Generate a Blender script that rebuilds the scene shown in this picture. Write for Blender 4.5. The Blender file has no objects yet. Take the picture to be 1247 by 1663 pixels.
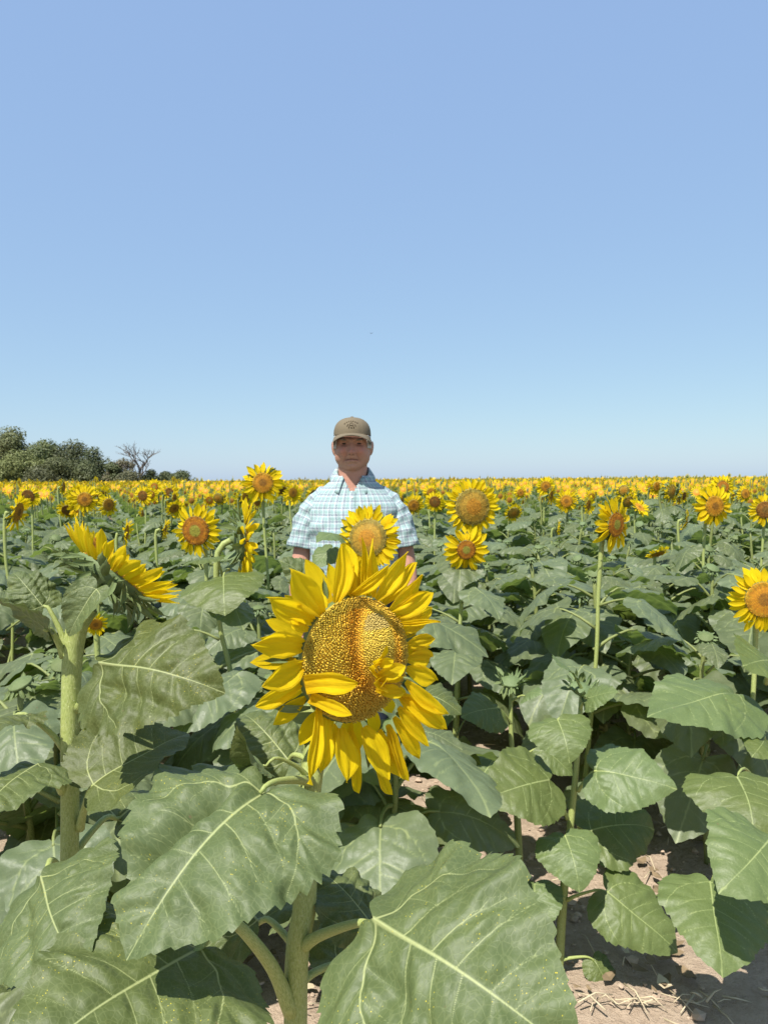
import bpy, math, random
import numpy as np
from mathutils import Vector, Matrix

R = math.radians
rnd = random.Random(7)
SC = bpy.context.scene
COL = SC.collection

# ------------------------------------------------------------------ camera
F = 1201.0                       # focal length in photo pixels (1247 x 1663)
CAM_H = 1.45
cam = bpy.data.objects.new('camera', bpy.data.cameras.new('camera'))
COL.objects.link(cam)
CAM_M = Matrix.Translation((0, 0, CAM_H)) @ Matrix.Rotation(R(90 - 2.48), 4, 'X') @ Matrix.Rotation(R(-0.40), 4, 'Z')
cam.matrix_world = CAM_M
cam.data.sensor_fit = 'VERTICAL'
cam.data.sensor_height = 36.0
cam.data.lens = 36.0 * F / 1663.0
cam.data.clip_start = 0.02
cam.data.clip_end = 3000
cam.data.dof.use_dof = True
cam.data.dof.focus_distance = 0.92
cam.data.dof.aperture_fstop = 20.0
SC.camera = cam

# ------------------------------------------------------------------ sky, sun, exposure
SUN = Vector((-0.28, -0.46, 0.84)).normalized()
SUN_EL = math.asin(SUN.z)
SUN_ROT = math.atan2(SUN.x, SUN.y)
world = bpy.data.worlds.new('World')
SC.world = world
world.use_nodes = True
wn = world.node_tree
wn.nodes.clear()
w_sky = wn.nodes.new('ShaderNodeTexSky')
w_sky.sky_type = 'NISHITA'
w_sky.sun_disc = False
w_sky.sun_elevation = SUN_EL
w_sky.sun_rotation = SUN_ROT % (2 * math.pi)
w_sky.altitude = 300
w_sky.air_density = 1.0
w_sky.dust_density = 0.8
w_sky.ozone_density = 1.0
w_bg = wn.nodes.new('ShaderNodeBackground')
w_bg.inputs['Strength'].default_value = 0.107
w_out = wn.nodes.new('ShaderNodeOutputWorld')
# a milky summer sky: the clear sky thinned by an even pale blue haze
w_mul = wn.nodes.new('ShaderNodeVectorMath')
w_mul.operation = 'MULTIPLY_ADD'
w_mul.inputs[1].default_value = (0.29, 0.30, 0.15)
w_mul.inputs[2].default_value = (1.23, 1.85, 3.44)
wn.links.new(w_sky.outputs[0], w_mul.inputs[0])
wn.links.new(w_mul.outputs[0], w_bg.inputs['Color'])
wn.links.new(w_bg.outputs[0], w_out.inputs['Surface'])

sun = bpy.data.objects.new('sun', bpy.data.lights.new('sun', 'SUN'))
COL.objects.link(sun)
sun.data.energy = 4.2
sun.data.angle = R(0.53)
sun.data.color = (1.0, 0.955, 0.88)
sun.rotation_euler = SUN.to_track_quat('Z', 'Y').to_euler()
sun.location = (0, 0, 30)

SC.view_settings.view_transform = 'Standard'
SC.view_settings.look = 'None'
SC.view_settings.gamma = 1.0
SC.view_settings.use_curve_mapping = False
SC.view_settings.exposure = 0.90
SC.render.engine = 'CYCLES'
SC.cycles.use_denoising = True
SC.cycles.max_bounces = 8
SC.cycles.transmission_bounces = 4


# ------------------------------------------------------------------ pixels <-> world
def P(px, py, d):
    """World point seen at photo pixel (px, py) at depth d along the view axis."""
    return CAM_M @ Vector(((px - 623.5) / F * d, -(py - 831.5) / F * d, -d))


CAM_I = CAM_M.inverted()


def to_px(p):
    c = CAM_I @ Vector(p)
    d = -c.z
    if d < 0.05:
        return None
    return 623.5 + c.x / d * F, 831.5 - c.y / d * F, d


# ------------------------------------------------------------------ materials
MAT = {}


class Nodes:
    def __init__(self, name):
        m = bpy.data.materials.new(name)
        m.use_nodes = True
        self.m = m
        self.nt = m.node_tree
        self.nt.nodes.clear()
        MAT[name] = m

    def n(self, typ, props=None, **ins):
        nd = self.nt.nodes.new('ShaderNode' + typ)
        for k, v in (props or {}).items():
            setattr(nd, k, v)
        for k, v in ins.items():
            self.set(nd, k, v)
        return nd

    def set(self, nd, k, v):
        key = int(k[1:]) if k[0] == 'i' and k[1:].isdigit() else k.replace('_', ' ')
        s = nd.inputs[key]
        if hasattr(v, 'is_output') or hasattr(v, 'links') and not isinstance(v, (tuple, list)):
            self.nt.links.new(v, s)
        elif isinstance(v, (tuple, list)) and len(v) == 3 and s.type == 'RGBA':
            s.default_value = (*v, 1)
        else:
            s.default_value = v

    def math(self, op, a, b=0.0, c=0.0, clamp=False):
        nd = self.n('Math', {'operation': op, 'use_clamp': clamp}, i0=a, i1=b, i2=c)
        return nd.outputs[0]

    def mix(self, f, a, b, blend='MIX'):
        nd = self.nt.nodes.new('ShaderNodeMix')
        nd.data_type = 'RGBA'
        nd.blend_type = blend
        for sk, v in ((nd.inputs[0], f), (nd.inputs[6], a), (nd.inputs[7], b)):
            if hasattr(v, 'is_output'):
                self.nt.links.new(v, sk)
            elif isinstance(v, (tuple, list)):
                sk.default_value = (*v[:3], 1)
            else:
                sk.default_value = v
        return nd.outputs[2]

    def ramp(self, f, stops, interp='LINEAR'):
        nd = self.nt.nodes.new('ShaderNodeValToRGB')
        nd.color_ramp.interpolation = interp
        el = nd.color_ramp.elements
        while len(el) < len(stops):
            el.new(0.5)
        for e, (p, c) in zip(el, stops):
            e.position = p
            e.color = (*c, 1) if isinstance(c, (tuple, list)) else (c, c, c, 1)
        self.nt.links.new(f, nd.inputs[0])
        return nd.outputs[0]

    def attr(self, name):
        return self.n('Attribute', {'attribute_name': name})

    def bump(self, h, strength=0.3, dist=0.002):
        return self.n('Bump', None, Height=h, Strength=strength, Distance=dist).outputs[0]

    def out(self, sh):
        o = self.n('OutputMaterial')
        self.nt.links.new(sh, o.inputs['Surface'])
        return self.m


def leafy(name, ca, cb, vein, back, trans, tfac=0.25, rough=0.46, spec=0.5, speckle=False, yellow=True):
    N = Nodes(name)
    a = N.attr('luv')
    sep = N.n('SeparateXYZ', None, Vector=a.outputs['Vector'])
    oi = N.n('ObjectInfo')
    off = N.math('MULTIPLY', oi.outputs['Random'], 37.0)
    flat = N.n('CombineXYZ', None, X=sep.outputs[0], Y=sep.outputs[1], Z=off).outputs[0]
    nz = N.n('TexNoise', None, Vector=flat, Scale=5.0, Detail=4.0, Roughness=0.6).outputs[0]
    nz2 = N.n('TexNoise', None, Vector=flat, Scale=42.0, Detail=3.0).outputs[0]
    c = N.mix(N.ramp(nz, [(0.3, 0.0), (0.7, 1.0)]), ca, cb)
    # per-plant hue drift
    hs = N.n('HueSaturation', None, Hue=N.math('MULTIPLY_ADD', oi.outputs['Random'], 0.035, 0.4825),
             Saturation=N.math('MULTIPLY_ADD', oi.outputs['Random'], -0.25, 1.1),
             Value=N.math('MULTIPLY_ADD', oi.outputs['Random'], 0.4, 0.8), Color=c).outputs[0]
    c = N.mix(N.math('MULTIPLY', nz2, 0.35), hs, cb)
    # fine net of small veins
    vo = N.n('TexVoronoi', {'feature': 'DISTANCE_TO_EDGE'}, Vector=flat, Scale=34.0)
    net = N.ramp(vo.outputs[0], [(0.0, 1.0), (0.09, 0.0)])
    c = N.mix(N.math('MULTIPLY', net, 0.08), c, vein)
    v = N.ramp(sep.outputs[2], [(0.34, 0.0), (0.78, 1.0)])
    c = N.mix(N.math('MULTIPLY', v, 0.62, clamp=True), c, vein)
    if yellow:
        sp = N.n('TexNoise', None, Vector=flat, Scale=9.0, Detail=5.0, Roughness=0.7).outputs[0]
        c = N.mix(N.ramp(sp, [(0.69, 0.0), (0.76, 0.7)]), c, (0.20, 0.19, 0.05))
        sp2 = N.n('TexNoise', None, Vector=flat, Scale=17.0, Detail=2.0).outputs[0]
        c = N.mix(N.ramp(sp2, [(0.76, 0.0), (0.79, 0.8)]), c, (0.16, 0.11, 0.055))
    if speckle:
        v2 = N.n('TexVoronoi', None, Vector=flat, Scale=60.0, Randomness=1.0)
        msk = N.ramp(nz, [(0.5, 0.0), (0.6, 1.0)])
        d = N.ramp(v2.outputs[0], [(0.10, 1.0), (0.16, 0.0)])
        c = N.mix(N.math('MULTIPLY', d, N.math('MULTIPLY', msk, 0.8)), c, (0.62, 0.5, 0.03))
    geo = N.n('NewGeometry')
    c = N.mix(geo.outputs['Backfacing'], c, N.mix(0.5, c, back))
    puff = N.n('TexNoise', None, Vector=flat, Scale=19.0, Detail=2.5, Roughness=0.5).outputs[0]
    h = N.math('ADD', N.math('MULTIPLY', net, -0.10), N.math('ADD', N.math('MULTIPLY', nz2, 0.5), N.math('MULTIPLY', puff, 1.6)))
    nrm = N.bump(h, 0.34, 0.0024)
    rg = N.math('MULTIPLY_ADD', nz2, 0.18, rough - 0.06)
    b = N.n('BsdfPrincipled', None, Base_Color=c, Roughness=rg, Normal=nrm)
    b.inputs['Specular IOR Level'].default_value = spec
    t = N.n('BsdfTranslucent', None, Color=N.mix(N.math('MULTIPLY', v, 0.4, clamp=True), trans, vein), Normal=nrm)
    mx = N.n('MixShader', None, i0=tfac, i1=b.outputs[0], i2=t.outputs[0])
    return N.out(mx.outputs[0])


leafy('leaf', (0.100, 0.130, 0.057), (0.135, 0.166, 0.078), (0.34, 0.39, 0.16), (0.15, 0.20, 0.10), (0.24, 0.34, 0.06), tfac=0.32)
leafy('leaf_close', (0.062, 0.085, 0.022), (0.094, 0.120, 0.034), (0.46, 0.50, 0.22), (0.16, 0.21, 0.10), (0.12, 0.20, 0.02), tfac=0.16, rough=0.52, spec=0.40, speckle=True)
leafy('leaf_young', (0.092, 0.130, 0.036), (0.120, 0.158, 0.048), (0.40, 0.46, 0.18), (0.16, 0.22, 0.09), (0.14, 0.24, 0.02), tfac=0.22, spec=0.4)
leafy('bract', (0.105, 0.150, 0.048), (0.150, 0.20, 0.070), (0.24, 0.30, 0.11), (0.15, 0.2, 0.08), (0.12, 0.2, 0.02), tfac=0.15, rough=0.6, yellow=False)


def stem_mat(name, ca, cb):
    N = Nodes(name)
    a = N.attr('luv')
    sep = N.n('SeparateXYZ', None, Vector=a.outputs['Vector'])
    st = N.n('CombineXYZ', None, X=N.math('MULTIPLY', sep.outputs[0], 3.0), Y=N.math('MULTIPLY', sep.outputs[1], 9.0), Z=0.0).outputs[0]
    nz = N.n('TexNoise', None, Vector=st, Scale=1.6, Detail=4.0).outputs[0]
    sp = N.n('TexNoise', None, Vector=N.n('TexCoord').outputs['Object'], Scale=420.0, Detail=1.0).outputs[0]
    c = N.mix(N.ramp(nz, [(0.35, 0.0), (0.65, 1.0)]), ca, cb)
    c = N.mix(N.ramp(sp, [(0.56, 0.0), (0.72, 0.5)]), c, (0.42, 0.44, 0.22))
    b = N.n('BsdfPrincipled', None, Base_Color=c, Roughness=0.55, Normal=N.bump(N.math('ADD', nz, N.math('MULTIPLY', sp, 0.3)), 0.3, 0.002))
    b.inputs['Specular IOR Level'].default_value = 0.35
    b.inputs['Subsurface Weight'].default_value = 0.0
    N.out(b.outputs[0])


stem_mat('stem', (0.225, 0.27, 0.07), (0.35, 0.395, 0.135))
stem_mat('stem_far', (0.14, 0.17, 0.05), (0.22, 0.25, 0.08))


def hair_mat():
    N = Nodes('fuzz')
    b = N.n('BsdfPrincipled', None, Base_Color=(0.55, 0.58, 0.38), Roughness=0.6)
    N.out(b.outputs[0])


hair_mat()


def petal_mat(name, ca, cb, base, tfac=0.30):
    N = Nodes(name)
    a = N.attr('luv')
    sep = N.n('SeparateXYZ', None, Vector=a.outputs['Vector'])
    oi = N.n('ObjectInfo')
    st = N.n('CombineXYZ', None, X=N.math('MULTIPLY', sep.outputs[0], 26.0), Y=N.math('MULTIPLY', sep.outputs[1], 1.4),
             Z=N.math('MULTIPLY', oi.outputs['Random'], 30.0)).outputs[0]
    nz = N.n('TexNoise', None, Vector=st, Scale=1.6, Detail=3.0).outputs[0]
    c = N.mix(nz, ca, cb)
    c = N.mix(N.ramp(sep.outputs[1], [(0.0, 0.85), (0.26, 0.0)]), c, base)
    c = N.n('HueSaturation', None, Hue=N.math('MULTIPLY_ADD', oi.outputs['Random'], 0.012, 0.493), Saturation=1.0,
            Value=N.math('MULTIPLY_ADD', oi.outputs['Random'], 0.14, 0.9), Color=c).outputs[0]
    rib = N.n('CombineXYZ', None, X=N.math('MULTIPLY', sep.outputs[0], 62.0), Y=N.math('MULTIPLY', sep.outputs[1], 2.0), Z=0.0).outputs[0]
    rb = N.n('TexNoise', None, Vector=rib, Scale=1.0, Detail=2.0).outputs[0]
    c = N.mix(N.ramp(rb, [(0.35, 0.30), (0.55, 0.0)]), c, base)
    nrm = N.bump(N.math('ADD', nz, rb), 0.75, 0.0020)
    b = N.n('BsdfPrincipled', None, Base_Color=c, Roughness=0.62, Normal=nrm)
    b.inputs['Specular IOR Level'].default_value = 0.18
    t = N.n('BsdfTranslucent', None, Color=(0.92, 0.68, 0.008))
    N.out(N.n('MixShader', None, i0=tfac, i1=b.outputs[0], i2=t.outputs[0]).outputs[0])


petal_mat('petal', (0.84, 0.60, 0.004), (0.90, 0.71, 0.012), (0.80, 0.46, 0.003), 0.48)


def col_mat(name, rough=0.7, bump=0.0, scale=80.0, spec=0.3, var=0.25):
    """Colour from the point attribute col, broken up by noise."""
    N = Nodes(name)
    a = N.attr('col')
    nz = N.n('TexNoise', None, Vector=N.n('TexCoord').outputs['Object'], Scale=scale, Detail=3.0).outputs[0]
    c = N.mix(N.math('MULTIPLY', nz, var), a.outputs['Color'], N.mix(0.5, a.outputs['Color'], (0.02, 0.015, 0.01)))
    kw = {}
    if bump:
        kw['Normal'] = N.bump(nz, bump, 0.003)
    b = N.n('BsdfPrincipled', None, Base_Color=c, Roughness=rough, **kw)
    b.inputs['Specular IOR Level'].default_value = spec
    N.out(b.outputs[0])


col_mat('floret', 0.65, 0.0, 300.0)
col_mat('skin', 0.55, 0.45, 90.0, 0.35, 0.30)
def foliage_mat():
    N = Nodes('foliage')
    c = N.attr('col').outputs['Color']
    b = N.n('BsdfPrincipled', None, Base_Color=c, Roughness=0.6)
    t = N.n('BsdfTranslucent', None, Color=c)
    N.out(N.n('MixShader', None, i0=0.3, i1=b.outputs[0], i2=t.outputs[0]).outputs[0])


foliage_mat()


def soil_mat():
    N = Nodes('soil')
    co = N.n('TexCoord').outputs['Object']
    n1 = N.n('TexNoise', None, Vector=co, Scale=1.3, Detail=6.0, Roughness=0.6).outputs[0]
    n2 = N.n('TexNoise', None, Vector=co, Scale=38.0, Detail=6.0, Roughness=0.7).outputs[0]
    n3 = N.n('TexNoise', None, Vector=co, Scale=170.0, Detail=3.0, Roughness=0.7).outputs[0]
    c = N.mix(n1, (0.40, 0.305, 0.22), (0.52, 0.41, 0.305))
    c = N.mix(N.ramp(n2, [(0.35, 0.55), (0.6, 0.0)]), c, (0.28, 0.205, 0.145))
    c = N.mix(N.ramp(n3, [(0.62, 0.0), (0.75, 0.6)]), c, (0.52, 0.42, 0.31))
    h = N.math('ADD', N.math('MULTIPLY', n2, 1.0), N.math('MULTIPLY', n3, 0.35))
    b = N.n('BsdfPrincipled', None, Base_Color=c, Roughness=0.95, Normal=N.bump(h, 0.9, 0.02))
    b.inputs['Specular IOR Level'].default_value = 0.1
    N.out(b.outputs[0])


soil_mat()


def plain(name, c, rough=0.7, var=0.2, scale=60.0, bump=0.0, spec=0.3):
    N = Nodes(name)
    nz = N.n('TexNoise', None, Vector=N.n('TexCoord').outputs['Object'], Scale=scale, Detail=4.0).outputs[0]
    cc = N.mix(N.math('MULTIPLY', nz, 1.0), tuple(x * (1 - var) for x in c), tuple(min(1, x * (1 + var)) for x in c))
    kw = {'Normal': N.bump(nz, bump, 0.002)} if bump else {}
    b = N.n('BsdfPrincipled', None, Base_Color=cc, Roughness=rough, **kw)
    b.inputs['Specular IOR Level'].default_value = spec
    N.out(b.outputs[0])


plain('bark', (0.14, 0.12, 0.10), 0.9, 0.35, 4.0)
plain('dead_wood', (0.15, 0.132, 0.118), 0.9, 0.3, 3.0)
plain('dry_leaf', (0.20, 0.145, 0.085), 0.9, 0.4, 50.0)
plain('straw', (0.50, 0.42, 0.28), 0.8, 0.3, 40.0)
plain('clod', (0.41, 0.315, 0.23), 0.95, 0.3, 60.0, 0.6)
plain('cap_cloth', (0.155, 0.125, 0.080), 0.9, 0.12, 250.0, 0.3)
plain('cap_back', (0.10, 0.095, 0.075), 0.9, 0.35, 45.0, 0.3)
plain('emblem', (0.105, 0.082, 0.052), 0.85, 0.25, 300.0, 0.4)
plain('under_brim', (0.035, 0.033, 0.03), 0.9)
plain('hair_grey', (0.46, 0.45, 0.42), 0.75, 0.35, 160.0, 0.5)
plain('brow_hair', (0.20, 0.17, 0.14), 0.8, 0.3, 200.0)
plain('eye_dark', (0.03, 0.024, 0.02), 0.3, 0.1)
plain('denim', (0.035, 0.045, 0.075), 0.85, 0.3, 90.0, 0.3)
plain('leather', (0.07, 0.045, 0.03), 0.6, 0.3, 40.0, 0.3)
plain('button', (0.75, 0.76, 0.74), 0.35, 0.05)
plain('dark_case', (0.02, 0.022, 0.025), 0.4, 0.1)
plain('bird_feather', (0.05, 0.05, 0.055), 0.7, 0.2)
plain('grass_blade', (0.14, 0.17, 0.05), 0.7, 0.3, 20.0)


def plaid_mat():
    N = Nodes('plaid')
    a = N.attr('luv')
    sep = N.n('SeparateXYZ', None, Vector=a.outputs['Vector'])
    per = 0.030
    white = (0.60, 0.65, 0.64)
    mint = (0.31, 0.44, 0.43)
    pale = (0.48, 0.56, 0.55)
    navy = (0.06, 0.065, 0.16)
    teal = (0.18, 0.38, 0.46)
    stops = [(0.0, white), (0.05, white), (0.06, navy), (0.14, navy), (0.15, white), (0.20, white), (0.21, navy), (0.27, navy), (0.28, pale),
             (0.50, mint), (0.68, mint), (0.74, pale), (0.75, white), (0.80, teal), (0.86, white)]
    cols = []
    for k in (0, 1):
        f = N.math('FRACT', N.math('ADD', N.math('DIVIDE', sep.outputs[k], per), 10.0))
        cols.append(N.ramp(f, stops))
    c = N.mix(0.5, cols[0], cols[1])
    c = N.mix(0.35, c, N.mix(1.0, cols[0], cols[1], 'MULTIPLY'))
    wv = N.n('TexNoise', None, Vector=N.n('TexCoord').outputs['Object'], Scale=420.0).outputs[0]
    fo = N.n('TexNoise', None, Vector=N.n('TexCoord').outputs['Object'], Scale=14.0, Detail=3.0).outputs[0]
    b = N.n('BsdfPrincipled', None, Base_Color=c, Roughness=0.85, Normal=N.bump(N.math('ADD', N.math('MULTIPLY', wv, 0.15), fo), 0.45, 0.02))
    b.inputs['Specular IOR Level'].default_value = 0.2
    N.out(b.outputs[0])


plaid_mat()


# ------------------------------------------------------------------ mesh container
class Geo:
    def __init__(self):
        self.V, self.F, self.mi, self.luv, self.col = [], [], [], [], []
        self.mats = []
        self.n = 0

    def add(self, V, Fc, mat, luv=None, col=None, M=None):
        V = np.asarray(V, float)
        if M is not None:
            A = np.array(M)
            V = V @ A[:3, :3].T + A[:3, 3]
        if mat not in self.mats:
            self.mats.append(mat)
        i = self.mats.index(mat)
        k = self.n
        self.V.append(V)
        self.F.extend([tuple(int(j) + k for j in f) for f in Fc])
        self.mi.extend([i] * len(Fc))
        n = len(V)
        self.luv.append(np.zeros((n, 3)) if luv is None else np.asarray(luv, float))
        c = np.ones((n, 3)) * 0.5 if col is None else np.asarray(col, float)
        if c.ndim == 1:
            c = np.tile(c, (n, 1))
        self.col.append(c)
        self.n += n
        return self

    def join(self, g, M=None):
        V = np.concatenate(g.V)
        luv = np.concatenate(g.luv)
        col = np.concatenate(g.col)
        if M is not None:
            A = np.array(M)
            V = V @ A[:3, :3].T + A[:3, 3]
        k = self.n
        for m in g.mats:
            if m not in self.mats:
                self.mats.append(m)
        mp = [self.mats.index(m) for m in g.mats]
        self.V.append(V)
        self.luv.append(luv)
        self.col.append(col)
        self.F.extend([tuple(j + k for j in f) for f in g.F])
        self.mi.extend([mp[i] for i in g.mi])
        self.n += len(V)
        return self

    def mesh(self, name, smooth=True):
        me = bpy.data.meshes.new(name)
        V = np.concatenate(self.V)
        me.from_pydata(V.tolist(), [], self.F)
        me.polygons.foreach_set('material_index', self.mi)
        me.polygons.foreach_set('use_smooth', [smooth] * len(self.F))
        at = me.attributes.new('luv', 'FLOAT_VECTOR', 'POINT')
        at.data.foreach_set('vector', np.concatenate(self.luv).astype(np.float32).ravel())
        ac = me.attributes.new('col', 'FLOAT_COLOR', 'POINT')
        c = np.concatenate(self.col)
        ac.data.foreach_set('color', np.concatenate([c, np.ones((len(c), 1))], 1).astype(np.float32).ravel())
        for m in self.mats:
            me.materials.append(MAT[m])
        me.update()
        return me


WM = {}


def tag(o, label=None, cat=None, group=None, kind=None):
    if label:
        o['label'] = label
    if cat:
        o['category'] = cat
    if group:
        o['group'] = group
    if kind:
        o['kind'] = kind
    return o


def obj(name, data, parent=None, M=None, kind=None):
    """Link an object; M is its world matrix."""
    o = bpy.data.objects.new(name, data)
    COL.objects.link(o)
    M = M or Matrix.Identity(4)
    if parent is not None:
        o.parent = parent
        o.matrix_parent_inverse = WM[parent.name].inverted()
        o.matrix_basis = M
    else:
        o.matrix_basis = M
    WM[o.name] = M.copy()
    if kind:
        o['kind'] = kind
    return o


def empty(name, loc, label, cat, group=None):
    o = obj(name, None, None, Matrix.Translation(loc))
    o.empty_display_size = 0.1
    return tag(o, label, cat, group)


def frame(y, n):
    y = Vector(y).normalized()
    n = Vector(n)
    z = (n - y * n.dot(y))
    if z.length < 1e-5:
        z = y.orthogonal()
    z.normalize()
    x = y.cross(z)
    return Matrix((x, y, z)).transposed()


def align(tip, J, T, N, sx=1.0, up=(0, 0, 1)):
    """Matrix that carries a piece whose root is its origin and whose end is tip onto J..T with its upper side towards N."""
    J, T = Vector(J), Vector(T)
    L = frame(tip, up)
    W = frame(T - J, N)
    s = (T - J).length / Vector(tip).length
    S = Matrix.Diagonal((s * sx, s, s))
    return Matrix.Translation(J) @ (W @ L.transposed() @ S).to_4x4()


def catmull(pts, n):
    """Smooth curve through pts, n points, even arc length."""
    p = np.asarray(pts, float)
    q = np.concatenate([[2 * p[0] - p[1]], p, [2 * p[-1] - p[-2]]])
    out = []
    for i in range(len(p) - 1):
        a, b, c, d = q[i:i + 4]
        for t in np.linspace(0, 1, 16, endpoint=False):
            out.append(0.5 * ((2 * b) + (c - a) * t + (2 * a - 5 * b + 4 * c - d) * t * t + (3 * b - a - 3 * c + d) * t ** 3))
    out.append(p[-1])
    out = np.array(out)
    s = np.concatenate([[0], np.cumsum(np.linalg.norm(np.diff(out, axis=0), axis=1))])
    u = np.linspace(0, s[-1], n)
    return np.stack([np.interp(u, s, out[:, k]) for k in range(p.shape[1])], 1)


def sstep(a, b, x):
    t = np.clip((x - a) / (b - a), 0, 1)
    return t * t * (3 - 2 * t)


def tube(path, radii, ns=10, mat='stem', ridge=0.0, n=None, g=None, flat=1.0, caps=True, col=None):
    path = np.asarray(path, float)
    if n:
        path = catmull(path, n)
    radii = np.interp(np.linspace(0, 1, len(path)), np.linspace(0, 1, len(radii)), radii)
    tang = np.gradient(path, axis=0)
    tang /= np.linalg.norm(tang, axis=1)[:, None] + 1e-12
    ref = np.array([1.0, 0, 0]) if abs(tang[0][0]) < 0.8 else np.array([0, 1.0, 0])
    V, luv = [], []
    x = ref - tang[0] * ref.dot(tang[0])
    x /= np.linalg.norm(x)
    ln = 0.0
    for i, (p, t) in enumerate(zip(path, tang)):
        x = x - t * x.dot(t)
        x /= np.linalg.norm(x) + 1e-12
        y = np.cross(t, x)
        if i:
            ln += np.linalg.norm(p - path[i - 1])
        for k in range(ns):
            a = 2 * math.pi * k / ns
            rr = radii[i] * (1 + ridge * math.cos(6 * a))
            V.append(p + x * math.cos(a) * rr + y * math.sin(a) * rr * flat)
            luv.append((k if k <= ns / 2 else ns - k, ln * 10, 0))
    Fc = []
    m = len(path)
    for i in range(m - 1):
        for k in range(ns):
            k2 = (k + 1) % ns
            Fc.append((i * ns + k, i * ns + k2, (i + 1) * ns + k2, (i + 1) * ns + k))
    if caps:
        Fc.append(tuple(range(ns))[::-1])
        Fc.append(tuple((m - 1) * ns + k for k in range(ns)))
    g = g or Geo()
    return g.add(V, Fc, mat, luv, col)


# ------------------------------------------------------------------ leaves
HALF = [(0, 0), (.045, -.075), (.14, -.135), (.26, -.125), (.37, -.045), (.44, .09), (.455, .25), (.42, .42), (.345, .59), (.235, .76), (.105, .91), (0, 1)]


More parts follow.
